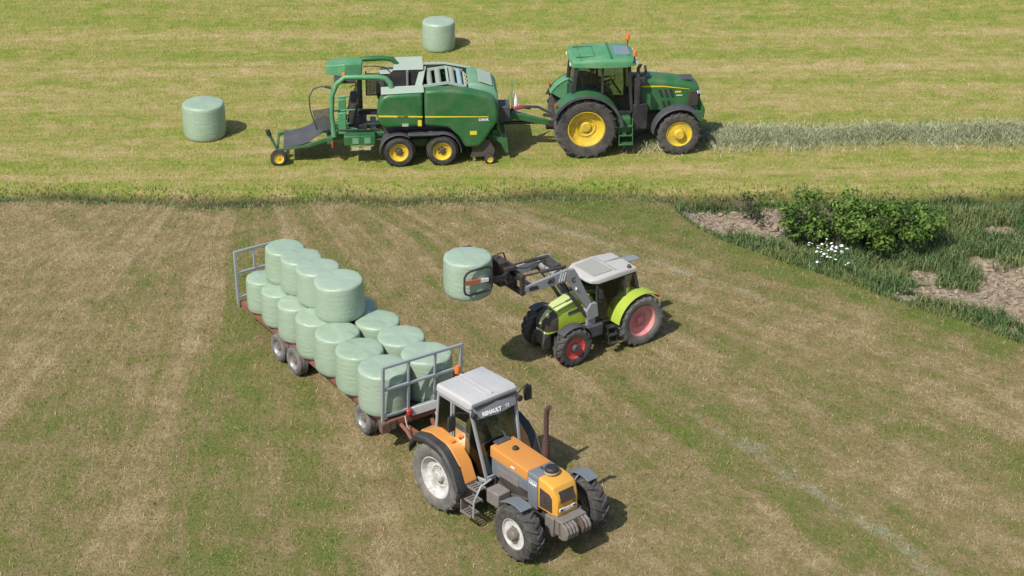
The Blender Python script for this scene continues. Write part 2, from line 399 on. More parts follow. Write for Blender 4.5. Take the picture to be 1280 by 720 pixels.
    b = MB()   # roof: flat lid with rounded rim
    secs = [rsec(-.48, .60, 3.02, 3.13, .05, 3), rsec(-.42, .82, 2.99, 3.20, .09, 3, crown=.01), rsec(.5, .90, 2.98, 3.26, .11, 3, crown=.02), rsec(1.3, .88, 2.98, 3.25, .11, 3, crown=.02), rsec(1.58, .80, 3.00, 3.19, .09, 3), rsec(1.66, .60, 3.04, 3.13, .05, 3)]
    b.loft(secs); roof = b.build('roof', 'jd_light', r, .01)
    b = MB(); b.poly([(.98, -.46, 3.272), (1.48, -.42, 3.245), (1.48, .42, 3.245), (.98, .46, 3.272)], (0, 0, .022)); b.build('roof_hatch', 'hatch', roof, .012)
    b = MB(); b.box(.80, .86, -.80, .80, 3.262, 3.285); b.box(-.30, .32, -.52, -.505, 3.225, 3.262); b.box(-.30, .32, .505, .52, 3.225, 3.262); b.box(.30, .32, -.52, .52, 3.24, 3.268); b.box(-.16, -.145, -.78, .78, 3.21, 3.235)
    b.build('roof_seam', 'jd_green', roof)
    for s, dx in ((-1, 0), (1, -.02)):
        b = MB(); b.tube([(1.52, s*.80, 3.1), (1.56, s*.84, 3.24), (1.56, s*.84, 3.36)], .022, 8); bs = b.build('beacon_stalk', 'black', roof)
        b = MB(); b.lathe([(.0, 3.36), (.06, 3.36), (.065, 3.46), (.045, 3.53), (.0, 3.55)], (1.56, s*.84, 0), 'z', 14); b.build('beacon', 'orange_lens', bs)
    b = MB()
    for s in (-1, 1):
        for y in (.3, .6): b.box(1.6, 1.70, s*y-.08, s*y+.08, 3.0, 3.10)
        b.box(-.5, -.44, s*.55-.08, s*.55+.08, 2.98, 3.07)
    b.build('work_lights', 'white_lens', roof, .01)
    for s in (-1, 1):
        b = MB(); b.tube([(1.5, s*.72, 2.75), (1.66, s*1.0, 2.80), (1.68, s*1.12, 2.78)], .018, 6); b.box(1.63, 1.70, s*1.12-.11, s*1.12+.11, 2.42, 2.80); b.build('mirror', 'black', cab, .02)
    # rear mudguards: green, with grey outer lip
    for s in (-1, 1):
        ys = sorted((s*.62, s*(1.30 if s < 0 else 1.10))); b = MB()
        b.arc(0, 1.03, [(1.13, ys[0]), (1.13, ys[1]), (1.17, ys[1]), (1.17, ys[0])], 28, 150, 16)
        yi = s*.64; b.poly([(1.03*math.cos(R(t))*1.12, yi, 1.03+1.13*math.sin(R(t))) for t in range(28, 151, 10)] + [(-.45, yi, 1.3), (.75, yi, 1.3)], (0, s*.03, 0))
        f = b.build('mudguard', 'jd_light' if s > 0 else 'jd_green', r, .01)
        yl = sorted((s*(1.22 if s < 0 else 1.06), s*(1.37 if s < 0 else 1.18))); b = MB()
        b.arc(0, 1.03, [(1.10, yl[0]), (1.10, yl[1]), (1.155, yl[1]), (1.20, yl[0])], 5, 160, 18); b.build('mudguard_lip', 'blackgrey', f, .01)
        b = MB(); b.box(-1.02, -.96, s*1.05-.12, s*1.05+.12, 1.75, 1.85); b.build('tail_light', 'red_lens', f, .01)
    # front mudguards
    for s in (-1, 1):
        ys = sorted((s*.70, s*1.20)); b = MB()
        b.arc(3.05, .75, [(.84, ys[0]), (.84, ys[1]), (.875, ys[1]), (.90, (ys[0]+ys[1])/2), (.875, ys[0])], 38, 178, 14); b.build('front_mudguard', 'blackgrey', r, .012)
    for s in (-1, 1):
        wheel(r, (0, -.97 if s < 0 else 1.16, 1.04), 1.04, .62, .60, s, 'jd_yellow', 'tyre_mid', 20, .05, hub_mat='jd_yellow', dish=.22, hubr=.17)
        wheel(r, (3.05, s*.93, .745), .745, .50, .42, s, 'jd_yellow', 'tyre_mid', 18, .042, hub_mat='jd_yellow', dish=.05, hubr=.17, hubh=.16)
    # exhaust and air stack at the right cab corner
    b = MB(); b.cyl((1.72, -.62, 1.35), (1.72, -.62, 2.5), .13, 14); b.tube([(1.72, -.62, 2.5), (1.72, -.62, 2.85), (1.80, -.66, 3.0)], .055, 10); b.box(1.55, 2.05, -.74, -.46, .8, 1.65); b.build('exhaust', 'black', r, .02)
    b = MB(); b.box(1.62, 1.95, -.72, -.3, 2.35, 2.55); b.tube([(1.8, -.5, 2.5), (2.0, -.45, 2.62), (2.05, .1, 2.66)], .05, 8); b.build('mirror_arm_and_hoses', 'black', r, .02) if False else b.build('air_intake', 'black', r, .02)
    b = MB(); b.box(.72, 1.5, -.98, -.5, .72, 1.32); b.build('fuel_tank', 'jd_green', r, .08)
    b = MB(); b.box(.7, 1.5, .5, .98, .72, 1.32); b.build('battery_box', 'jd_green', r, .08)
    b = MB()
    for k, z in enumerate((.45, .74, 1.03)):
        b.box(1.08, 1.52, -1.22+k*.06, -.98+k*.06, z-.02, z+.02)
    b.beam((1.08, -1.2, .42), (1.08, -1.0, 1.3), .04, .03); b.beam((1.52, -1.2, .42), (1.52, -1.0, 1.3), .04, .03); b.build('steps', 'jd_green', r, .008)
    b = MB(); b.box(3.5, 3.78, -.30, .30, .8, 1.3)
    for s in (-1, 1): b.poly([(3.7, s*.30-.03, .75), (3.98, s*.30-.03, .85), (4.02, s*.30-.03, 1.25), (3.92, s*.30-.03, 1.5), (3.86, s*.30-.03, 1.2), (3.7, s*.30-.03, 1.25)], (0, .06, 0))
    b.cyl((3.95, -.4, .95), (3.95, .4, .95), .04, 10); b.build('front_linkage', 'jd_green', r, .015)
    b = MB(); b.box(-1.2, -.5, -.08, .08, .62, .72); b.beam((-.5, -.42, .8), (-1.25, -.45, .95), .07, .10); b.beam((-.5, .42, .8), (-1.25, .45, .95), .07, .10); b.beam((-.45, 0, 1.4), (-1.0, 0, 1.15), .06, .06); b.build('rear_hitch', 'darksteel', r, .01)
    return r

# ================================================================== green baler-wrapper
def make_baler():
    r = empty('baler_wrapper', (-3.72, 58.54, -.015), 4.5)
    tag(r, 'big green baler with yellow stripe and wrapping arms, hitched behind the dark green tractor', 'baler')
    b = MB(); b.box(-2.3, 3.2, -.55, -.38, .72, .95); b.box(-2.3, 3.2, .38, .55, .72, .95); b.box(-2.3, -2.1, -.9, .9, .72, .95); b.box(-.9, -.7, -1.0, 1.0, .70, .92); b.box(3.0, 3.2, -.9, .9, .75, 1.05)
    b.cyl((0, -1.15, .5), (0, 1.15, .5), .07, 10); b.cyl((1.385, -1.15, .5), (1.385, 1.15, .5), .07, 10); b.box(-.05, 1.45, -.6, -.45, .45, .7); b.box(-.05, 1.45, .45, .6, .45, .7)
    b.box(-1.75, -.75, -1.12, -.55, .74, 1.05)
    b.build('chassis', 'jd_green', r, .02)
    # bale chamber between the side panels
    b = MB(); b.prism([(-.45, .95), (-.55, 1.7), (-.40, 2.15), (.85, 2.2), (2.2, 2.2), (2.9, 2.1), (2.95, 1.2), (2.3, .9)], -.80, .80); ch = b.build('bale_chamber', 'darksteel', r, .03)
    for s in (-1, 1):
        y0, y1 = (-1.26, -.80) if s < 0 else (.80, 1.26)
        b = MB(); b.prism([(-.42, 1.34), (-.60, 1.48), (-.67, 1.75), (-.63, 2.15), (-.50, 2.40), (-.30, 2.47), (.80, 2.50), (.80, 1.36)], y0, y1)
        p = b.build('side_panel', 'jd_green', r, .11, seg=4)
        b = MB(); b.prism([(.845, 1.38), (.845, 2.56), (1.2, 2.60), (1.7, 2.60), (2.3, 2.52), (2.85, 2.37), (3.10, 2.22), (3.20, 1.85), (3.20, 1.50), (2.75, .80), (2.58, .60), (2.12, .60), (1.95, .95), (1.6, 1.30)], y0, y1)
        p2 = b.build('side_panel', 'jd_green', r, .11, seg=4)
        yo = y0-.004 if s < 0 else y1+.004; d = -.004 if s < 0 else .004
        b = MB(); b.poly([(-.62, yo, 1.74), (.78, yo, 1.69), (.78, yo, 1.735), (-.62, yo, 1.80)], (0, d, 0)); b.build('stripe', 'jd_yellow2', p)
        b = MB(); b.poly([(.86, yo, 1.685), (2.88, yo, 1.64), (2.88, yo, 1.665), (.86, yo, 1.735)], (0, d, 0)); b.build('stripe', 'jd_yellow2', p2)
        lettering('JOHN DEERE', .058, (.15, yo+d*2, 1.738), (1 if s < 0 else -1, 0, -.036 if s < 0 else .036), (0, 0, 1), 'jd_green', p, bold=.003)
        lettering('C441R', .115, (2.72, yo+d*2, 1.555), (1 if s < 0 else -1, 0, 0), (0, 0, 1), 'white_mark', p2, bold=.004)
        b = MB(); b.box(.62, .74, min(yo, yo+d), max(yo, yo+d), 1.40, 1.60); b.build('warning_decal', 'jd_yellow2', p)
        b = MB(); b.box(2.28, 2.50, min(yo, yo+d), max(yo, yo+d), 1.05, 1.18); b.build('warning_decal', 'jd_yellow2', p2)
        b = MB(); b.box(.12, .32, min(yo, yo+d), max(yo, yo+d), 1.40, 1.50); b.build('service_plate', 'jd_pale', p)
        # upper edges, reflected light put into their pale colour
        ya, yb = (-1.2, -.72) if s < 0 else (.72, 1.2)
        b = MB(); b.poly([(-.52, ya, 2.465), (.84, ya, 2.50), (.84, yb, 2.56), (-.52, yb, 2.53)], (0, 0, .03)); b.build('top_panel', 'jd_pale', r, .012)
        b = MB(); b.arc(0, .5, [(.60, s*1.0-.30), (.60, s*1.0+.30), (.63, s*1.0+.30), (.63, s*1.0-.30)], 55, 185, 12); b.arc(1.385, .5, [(.60, s*1.0-.30), (.60, s*1.0+.30), (.63, s*1.0+.30), (.63, s*1.0-.30)], -5, 100, 10); b.box(.30, 1.30, s*1.0-.30, s*1.0+.30, 1.07, 1.12)
        b.build('wheel_arch', 'blackgrey', r, .012)
        for x in (0, 1.385): wheel(r, (x, s*1.08, .505), .505, .42, .30, s, 'jd_yellow', 'rubber', agri=False, hub_mat='darksteel', dish=.10, hubr=.09, bolts=6, lug=.015)
    # far wall of the well, taller dark side
    b = MB(); b.prism([(.90, 2.3), (.90, 2.74), (1.6, 2.74), (2.45, 2.56), (2.45, 2.3)], .80, .86); b.build('well_wall', 'black', r)
    b = MB(); b.prism([(.90, 2.74), (1.6, 2.74), (2.45, 2.56), (2.45, 2.60), (1.6, 2.78), (.90, 2.78)], .78, .90); b.build('well_rail', 'jd_pale', r)
    b = MB(); b.poly([(-.10, .35, 2.72), (.88, .35, 2.72), (.88, 1.25, 2.84), (-.02, 1.25, 2.84)], (0, 0, .03)); b.build('rear_flap', 'jd_pale', r, .01)
    b = MB(); b.prism([(-.40, 1.6), (.80, 1.6), (.84, 2.70), (-.1, 2.70), (-.42, 2.4)], .36, .42); b.build('opening_shade', 'black', r)  # black sheet standing for the shade in the opening below the flap
    b = MB(); b.cyl((.36, .30, 2.1), (.36, .30, 2.72), .045, 10); b.build('flap_strut', 'steel', r)
    # roller frame in the open top
    b = MB(); b.poly([(.56, -.74, 2.50), (.80, -.74, 2.56), (.98, .74, 2.66), (.78, .74, 2.62)], (0, 0, .05)); b.build('slanted_guard', 'jd_pale', r, .01)
    b = MB()
    for y in (-.76, .74): b.beam((.85, y, 2.56), (1.62, y, 2.66), .05, .08); b.beam((1.62, y, 2.66), (2.15, y, 2.52), .05, .08)
    b.beam((1.62, -.76, 2.66), (1.62, .74, 2.66), .07, .05); b.beam((2.18, -.76, 2.45), (2.18, .74, 2.45), .06, .08)
    b.build('roller_frame', 'jd_pale', r)
    for x, z, rr, mt in ((1.06, 2.50, .09, 'roller'), (1.34, 2.54, .10, 'roller'), (1.78, 2.56, .095, 'roller'), (2.02, 2.52, .085, 'roller_blue')):
        b = MB(); b.cyl((x, -.74, z), (x, .72, z), rr, 16); b.build('roller', mt, r)
    b = MB(); 
    for y in (-.5, -.15, .25): b.tube([(2.2, y, 2.40), (2.26, y+.05, 2.52), (2.2, y+.3, 2.5)], .02, 6)
    b.box(2.08, 2.3, -.7, .7, 2.22, 2.34); b.build('net_roll_bracket', 'skin_rope', r)
    # front cover and its panel, light reflection painted as paler tones
    b = MB(); b.loft([[(2.28, -.80, 2.36), (2.28, .84, 2.40), (2.28, .70, 2.62), (2.28, -.66, 2.58)], [(2.55, -.82, 2.30), (2.55, .84, 2.34), (2.55, .72, 2.62), (2.55, -.68, 2.58)], [(3.12, -.80, 2.08), (3.12, .84, 2.10), (3.12, .74, 2.40), (3.12, -.70, 2.36)], [(3.25, -.78, 1.4), (3.25, .82, 1.4), (3.22, .76, 2.25), (3.22, -.74, 2.2)]])
    fc = b.build('front_cover', 'jd_cover', r, .04)
    b = MB(); b.poly([(2.62, -.52, 2.595), (3.06, -.52, 2.42), (3.06, .58, 2.455), (2.62, .58, 2.63)], (.008, 0, .022)); b.build('cover_panel', 'jd_pale', fc, .01)
    # wrapper frame: two arches
    for s in (-1, 1):
        y = s*.80; bend = []
        rear = [(-2.06, y, .95), (-2.12, y, 1.7), (-2.08, y, 2.35), (-1.92, y, 2.72), (-1.66, y*.96, 2.93)]
        front = [(-1.0, y, 2.93), (-.62, y, 2.92), (-.38, y, 2.88), (-.22, y, 2.72), (-.16, y, 2.40), (-.16, y, 1.6)] if s < 0 else [(-1.0, y, 2.98), (-.42, y, 3.0), (-.10, y, 2.95), (.08, y, 2.72), (.14, y, 2.40), (.16, y, 1.6)]
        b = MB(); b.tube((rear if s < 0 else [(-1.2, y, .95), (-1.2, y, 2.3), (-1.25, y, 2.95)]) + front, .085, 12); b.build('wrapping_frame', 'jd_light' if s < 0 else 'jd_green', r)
    b = MB(); b.loft([[(-2.28, .15, 2.72), (-2.28, .60, 2.72), (-2.20, .65, 3.02), (-2.24, .10, 3.02)], [(-1.66, -.15, 2.70), (-1.66, .60, 2.70), (-1.62, .65, 3.13), (-1.66, -.10, 3.13)], [(-1.10, .05, 2.72), (-1.10, .6, 2.72), (-1.06, .65, 3.06), (-1.10, .10, 3.06)]])
    b.build('wrapping_drive_housing', 'jd_light', r, .03)
    b = MB(); b.box(-2.0, -1.3, -.5, .2, 2.62, 2.74); b.tube([(-1.7, -.5, 2.7), (-1.66, -.62, 2.8), (-1.64, -.78, 2.9)], .05, 8); b.build('drive_motor', 'darksteel', r, .02)
    b = MB(); b.lathe([(0, 2.80), (.055, 2.80), (.06, 2.93), (.04, 2.98), (0, 2.99)], (-1.68, -.45, 0), 'z', 14); b.build('beacon', 'orange_lens', r)
    b = MB(); b.tube([(-1.05, .5, 2.82), (-.7, .45, 2.86), (-.35, .45, 2.80), (-.16, .45, 2.60), (-.12, .5, 2.3)], .018, 6); b.build('hydraulic_hose', 'black', r)
    b = MB(); b.tube([(-1.4, -.4, 2.75), (-1.3, -.3, 2.5), (-1.5, -.2, 2.4)], .016, 6); b.build('hydraulic_hose', 'black', r)
    # film carriers: green box with black roll each side
    for s in (-1, 1):
        b = MB(); b.box(-1.92, -1.66, s*.62-.13, s*.62+.13, 1.0, 1.72); b.box(-1.98, -1.30, s*.62-.10, s*.62+.10, .98, 1.12); b.beam((-2.05, s*.62, 1.75), (-1.35, s*.62, 1.78), .06, .05)
        c = b.build('film_carrier', 'jd_light', r, .02)
        b = MB(); b.cyl((-1.50, s*.55, 1.32), (-1.38, s*.50, 1.95), .13, 16); b.build('film_roll', 'black', c)
    b = MB(); b.beam((-1.5, .1, 1.45), (-.5, .1, 1.40), .16, .16); b.beam((-1.6, -.3, 1.12), (-.6, -.35, 1.18), .10, .08); b.cyl((-1.9, -.75, 1.15), (-.6, -.75, 1.10), .035, 8); b.box(-1.4, -1.0, -.5, .5, 1.05, 1.2); b.build('wrapping_table', 'black', r, .02)
    for k in range(2):
        b = MB(); b.box(-1.50+k*.38, -1.28+k*.38, -1.135, -1.125, .58, .69); b.build('number_plate', 'jd_pale', r)
        b = MB(); b.box(-1.48+k*.38, -1.28+k*.38, -1.132, -1.122, .80, 1.0); b.build('instruction_decal', 'jd_cover', r)
    # safety screens
    b = MB(); b.tube([(-2.10, -.85, 2.62), (-2.40, -.9, 2.70), (-2.66, -.92, 2.62), (-2.80, -.92, 2.35), (-2.78, -.92, 1.9), (-2.60, -.9, 1.22)], .022, 8); b.tube([(-2.1, -.85, 2.62), (-2.28, -.88, 2.68)], .045, 8)
    sg = b.build('screen_hoop', 'blackgrey', r)
    b = MB(); b.poly([(-2.72, -.92, 1.90), (-2.60, -.90, 1.25), (-2.15, -.86, 1.25), (-2.15, -.86, 1.95)], (0, .01, 0)); b.build('safety_mesh', 'net', sg)
    b = MB(); b.beam((-.98, .78, 2.55), (-.98, .78, 1.75), .10, .05); b.beam((-.98, .78, 1.75), (-.35, .78, 1.75), .04, .04); sg = b.build('screen_post', 'black', r)
    b = MB(); b.poly([(-.95, .78, 2.5), (-.95, .78, 1.78), (-.2, .78, 1.78), (-.2, .78, 2.5)], (0, .01, 0)); b.build('safety_mesh', 'net', sg)
    b = MB(); b.poly([(-1.22, .2, 2.6), (-1.18, .2, 1.65), (-1.65, .0, 1.55)], (0, .01, 0)); b.build('film_curtain', 'net', r)
    # drop mat and tail wheel
    b = MB()
    secs = []
    for i, (x, z) in enumerate([(-2.22, 1.05), (-2.40, 1.10), (-2.62, .98), (-2.9, .78), (-3.3, .66), (-3.7, .62)]):
        secs.append([(x, -.75, z), (x-.02, -.35, z-.05), (x-.02, .05, z-.07), (x-.02, .4, z-.05), (x, .75, z), (x, .75, z-.03), (x, 0, z-.11), (x, -.75, z-.03)])
    b.loft(secs); b.build('drop_mat', 'blackgrey', r, ang=50)
    b = MB(); b.beam((-2.2, -.72, .85), (-3.0, -.74, .62), .08, .12); b.beam((-3.0, -.74, .62), (-3.95, -.70, .50), .07, .09); b.beam((-2.2, .72, .85), (-3.9, .70, .5), .07, .12); b.beam((-3.9, -.72, .5), (-3.9, .72, .5), .08, .08); b.beam((-3.9, -.72, .5), (-4.02, -.72, .78), .09, .07); b.beam((-4.02, -.72, .78), (-4.14, -.70, 1.06), .09, .07); b.build('mat_frame', 'jd_green', r, .01)
    b = MB(); b.cyl((-4.12, -.70, 1.0), (-4.19, -.69, 1.2), .075, 12); b.build('handle_grip', 'black', r, .015)
    for s in (-1,): wheel(r, (-3.86, s*.84, .275), .275, .17, .16, s, 'jd_yellow', 'rubber', agri=False, dish=.04, hubr=.04, hubh=.04, bolts=0, lug=.01)
    b = MB(); b.box(-2.16, -2.10, -.98, -.86, .62, .82); b.build('tail_light', 'red_lens', r, .01)
    # pickup
    b = MB(); b.cyl((2.75, -1.0, .42), (2.75, 1.0, .42), .26, 16); b.box(2.35, 2.75, -1.05, 1.05, .30, .62)
    for s in (-1, 1): b.prism([(2.3, .2), (3.05, .22), (3.1, .45), (2.9, .8), (2.45, .8)], s*1.05-.03, s*1.05+.03)
    b.build('pickup', 'darksteel', r, .01)
    b = MB(); b.poly([(2.95, -1.0, .95), (3.5, -1.0, .75), (3.55, -1.0, .3), (3.45, -1.0, .28), (3.3, -1.0, .6)], (0, .5, 0)); b.build('crop_guard', 'jd_green', r, .01)
    b = MB(); b.poly([(2.95, .5, .95), (3.5, .5, .75), (3.55, .5, .3), (3.45, .5, .28), (3.3, .5, .6)], (0, .5, 0)); b.build('crop_guard', 'jd_green', r, .01)
    b = MB(); b.beam((3.15, -.9, 1.5), (3.4, -.92, .5), .08, .06); b.build('pickup_lift', 'jd_green', r, .01)
    for s in (-1, 1): wheel(r, (2.92, s*1.20, .175), .175, .12, .10, s, 'jd_yellow', 'rubber', agri=False, dish=.03, hubr=.03, hubh=.02, bolts=0, lug=.008)
    # drawbar and front bits
    b = MB(); b.loft([[(3.0, -.35, 1.0), (3.0, .35, 1.0), (3.0, .35, 1.25), (3.0, -.35, 1.25)], [(3.8, -.14, 1.10), (3.8, .14, 1.10), (3.8, .14, 1.32), (3.8, -.14, 1.32)], [(4.95, -.08, .82), (4.95, .08, .82), (4.95, .08, .98), (4.95, -.08, .98)]]); b.build('drawbar', 'jd_green', r, .015)
    b = MB(); b.cyl((3.3, 0, .95), (5.3, .02, .92), .06, 10); b.build('drive_shaft', 'black', r)
    b = MB(); b.box(3.22, 3.62, -.62, .1, 1.22, 1.72); b.build('toolbox', 'blackgrey', r, .02)
    b = MB(); b.beam((3.72, .05, 1.2), (3.74, .05, 2.40), .05, .03); b.tube([(3.74, .05, 2.0), (3.62, 0, 1.86), (3.60, 0, 1.5)], .02, 6); b.build('hose_stand', 'jd_light', r)
    b = MB(); b.lathe([(.0, 1.42), (.09, 1.42), (.09, 1.72), (.05, 1.80), (.04, 1.88), (.0, 1.88)], (3.86, .15, 0), 'z', 14); b.build('oil_bottle', 'white', r)
    b = MB(); b.tube([(3.75, -.05, 1.42), (4.05, .1, 1.46), (4.35, .12, 1.40)], .07, 8); b.build('hose_sleeve', 'red_hose', r)
    b = MB()
    for k in range(4): b.tube([(3.6, -.1+.06*k, 1.36), (4.2, -.05+.05*k, 1.48), (4.6, -.05+.05*k, 1.45), (5.0, -.1+.07*k, 1.22), (5.4, -.1+.07*k, 1.3)], .018, 6)
    b.build('hydraulic_hose', 'black', r)
    return r
# ================================================================== orange and grey tractor (pulls the trailer)
def make_orange_tractor():
    r = empty('farm_tractor', (-.85, 37.70, -.025), -50)
    tag(r, 'old orange tractor with pale grey cab and white wheel rims, hitched to the bale trailer', 'tractor')
    b = MB(); b.box(-.5, 1.1, -.30, .30, .6, 1.15); b.box(1.1, 3.1, -.20, .20, .55, 1.1)
    b.cyl((0, -.85, .84), (0, .85, .84), .15, 14); b.cyl((2.68, -.8, .66), (2.68, .8, .66), .12, 12); b.box(2.45, 2.9, -.35, .35, .52, .8)
    b.box(1.3, 2.4, -.34, -.2, .95, 1.25); b.tube([(1.3, -.36, 1.05), (1.8, -.38, .95), (2.3, -.34, 1.05)], .04, 8)
    b.build('chassis', 'darksteel', r, .025)
    # bonnet side grey, orange top, blue-grey collar, amber nose
    b = MB(); b.loft([rsec(1.02, .338, 1.12, 1.54, .02, 1), rsec(2.28, .338, 1.12, 1.51, .02, 1)]); en = b.build('engine_side', 're_grey', r, .012)
    b = MB()
    for s in (-1, 1): b.box(1.22, 1.95, s*.343-.008, s*.343+.008, 1.20, 1.40)
    b.build('side_cover', 'rustgrey', en, .006)
    b = MB(); b.loft([rsec(.98, .345, 1.54, 1.82, .035, 3), rsec(2.26, .345, 1.51, 1.76, .035, 3)]); bo = b.build('bonnet', 're_orange', r, .012)
    b = MB(); b.lathe([(.0, 1.865), (.05, 1.865), (.07, 1.84), (.075, 1.78)], (1.42, .02, 0), 'z', 16); b.build('filler_cap', 'black', bo)
    b = MB(); b.box(1.70, 1.82, -.356, -.344, 1.60, 1.64); b.build('badge', 'white_mark', bo, .004)
    b = MB(); b.box(.90, 1.06, -.20, .20, 1.80, 1.85); b.build('wiper_tray', 'blackgrey', bo, .01)
    b = MB(); b.loft([rsec(2.27, .35, .95, 1.77, .05, 3), rsec(2.60, .35, .92, 1.75, .05, 3)]); co = b.build('bonnet_collar', 're_grey', r, .012)
    lettering('110.54', .098, (2.435, -.354, 1.53), (1, 0, -.02), (0, 0, 1), 'white_mark', co, bold=.006)
    b = MB(); b.box(2.285, 2.585, -.354, -.350, 1.60, 1.608); b.build('pinstripe', 'white_mark', co)
    b = MB(); b.loft([rsec(2.61, .345, 1.02, 1.77, .06, 3), rsec(2.85, .345, 1.02, 1.75, .06, 3), rsec(3.06, .335, 1.02, 1.68, .06, 3), rsec(3.16, .30, 1.02, 1.52, .08, 3), rsec(3.20, .28, 1.02, 1.40, .06, 3)])
    no = b.build('nose', 're_yellow', r, .02)
    b = MB(); b.poly([(3.115, -.215, 1.585), (3.205, -.215, 1.33), (3.205, .215, 1.33), (3.115, .215, 1.585)], (.02, 0, .006)); b.build('front_grille', 'grille', no, .012)
    for s in (-1, 1):
        b = MB(); b.poly([(2.68, s*.345, 1.54), (2.98, s*.338, 1.50), (3.06, s*.334, 1.42), (3.07, s*.334, 1.08), (2.68, s*.345, 1.08)], (0, s*.014, 0)); b.build('side_grille', 'grille', no)
        b = MB(); b.box(3.195, 3.215, s*.17-.075, s*.17+.075, 1.12, 1.20); b.build('headlight', 'white_lens', no, .008)
        b = MB(); b.box(3.197, 3.222, s*.18-.035, s*.18+.035, 1.135, 1.185); b.build('lamp_bezel', 'black', no, .006)
    b = MB(); b.box(3.195, 3.212, -.075, .075, 1.10, 1.19); b.build('number_plate', 'white', no, .004)
    b = MB(); b.lathe([(.0, 3.225), (.025, 3.225), (.03, 3.20), (.03, 3.18)], (0, .17, 1.27), 'x', 12); b.build('emblem', 'darksteel', no)
    b = MB(); b.lathe([(.115, 1.72), (.115, 1.78)], (2.66, .0, 0), 'z', 24); b.lathe([(.0, 1.93), (.13, 1.93), (.155, 1.90), (.16, 1.80), (.12, 1.775)], (2.66, 0, 0), 'z', 24); b.build('air_precleaner', 'black', r, .005)
    b = MB(); b.lathe([(.162, 1.80), (.166, 1.80), (.166, 1.845), (.162, 1.845)], (2.66, 0, 0), 'z', 24); b.build('precleaner_band', 'skin_rope', r)
    b = MB(); b.tube([(2.36, -.05, 1.80), (2.50, -.05, 1.80)], .022, 8); b.build('bonnet_catch', 'black', r)
    # exhaust on the far side
    b = MB(); b.tube([(1.94, .46, 1.35), (1.94, .46, 2.05)], .085, 14); b.tube([(1.94, .46, 2.05), (1.94, .46, 2.12)], .075, 12); b.tube([(1.94, .46, 2.1), (1.94, .46, 2.72), (1.96, .46, 2.86), (2.05, .46, 2.97)], .058, 12); b.beam((1.94, .46, 1.45), (1.94, .2, 1.45), .08, .08); b.build('exhaust', 'pipe', r)
    # front weights
    b = MB(); b.box(3.12, 3.42, -.36, .36, .62, 1.0); b.prism([(2.92, .55), (3.2, .55), (3.2, 1.02), (2.92, 1.02)], -.42, .42)
    wb = b.build('weight_carrier', 'rustgrey', r, .02)
    for k in range(8):
        if k == 4: continue
        y = -.36+k*.09
        b = MB(); b.prism([(3.30, .56), (3.46, .56), (3.58, .63), (3.62, .78), (3.55, .91), (3.38, .98), (3.30, .98)], y, y+.066); b.build('weight', 'rust' if k in (5,) else 'rustgrey', wb, .018)
    # cab
    X0, X1, X0t, X1t, hw, hwt, z0, z1 = -.52, 1.05, -.46, .66, .70, .64, 1.02, 2.68
    cb = MB()
    for s in (-1, 1):
        cb.beam((X1, s*.50, 1.02), (X1t, s*hwt, z1), .065, .07, (0, 1, 0)); cb.beam((X0, s*hw, 1.45), (X0t, s*hwt, z1), .07, .07, (0, 1, 0)); cb.beam((.06, s*.72, 1.35), (.02, s*.65, z1), .06, .06, (0, 1, 0))
        cb.beam((X0t, s*hwt, z1), (X1t, s*hwt, z1), .08, .12); cb.beam((X0, s*hw, 1.48), (.06, s*.72, 1.42), .07, .09); cb.beam((.06, s*.72, 1.42), (.55, s*.66, 1.02), .07, .08); cb.beam((.55, s*.66, 1.02), (X1, s*.50, 1.00), .08, .08)
        cb.beam((.13, s*.705, 1.45), (.10, s*.655, 2.60), .03, .05, (0, 1, 0))
    cb.beam((X0t, -hwt, z1), (X0t, hwt, z1), .08, .12); cb.beam((X0, -hw, 1.48), (X0, hw, 1.48), .08, .10); cb.beam((X1, -.5, 1.06), (X1, .5, 1.06), .08, .12)
    cab = cb.build('cab', 're_cab', r, .018)
    b = MB(); b.box(-.5, 1.0, -.60, .60, .90, 1.0); b.box(-.55, -.47, -.62, .62, .95, 1.45); b.box(.80, .88, -.36, .36, 1.0, 1.60); b.build('cab_floor', 'floor_mat', cab, .02)
    b = MB(); b.loft([[(.78, -.30, 1.55), (.78, .30, 1.55), (.70, .26, 1.82), (.70, -.26, 1.82)], [(.52, -.28, 1.55), (.52, .28, 1.55), (.50, .24, 1.76), (.50, -.24, 1.76)]]); b.build('dashboard', 'black', cab, .02)
    b = MB(); b.box(-.50, .15, -.62, -.45, 1.0, 1.40); b.box(-.50, .15, .45, .62, 1.0, 1.40); b.build('wheel_arch_trim', 're_orange', cab, .03)
    b = MB(); pane(b, [(X1+.01, -.46, 1.10), (X1+.01, .46, 1.10), (X1t+.01, .60, 2.44), (X1t+.01, -.60, 2.44)]); b.build('windscreen', 'glass', cab)
    b = MB(); pane(b, [(X0, -.66, 1.52), (X0, .66, 1.52), (X0t, .60, 2.62), (X0t, -.60, 2.62)]); b.build('rear_window', 'glass', cab)
    for s in (-1, 1):
        b = MB(); pane(b, [(.10, s*.715, 1.45), (.55, s*.665, 1.06), (X1-.03, s*.52, 1.06), (X1t, s*.635, 2.60), (.06, s*.65, 2.60)]); d = b.build('door_glass', 'glass', cab)
        b = MB(); b.beam((.18, s*.74, 1.75), (.18, s*.74, 1.62), .03, .04); b.build('door_handle', 'black', d, .008)
        b = MB(); pane(b, [(X0+.04, s*.70, 1.52), (.02, s*.715, 1.46), (-.01, s*.65, 2.60), (X0t+.04, s*.64, 2.60)]); b.build('side_window', 'glass', cab)
    seat_parts(cab, .02, 1.35); steering(cab, .52, 1.98)
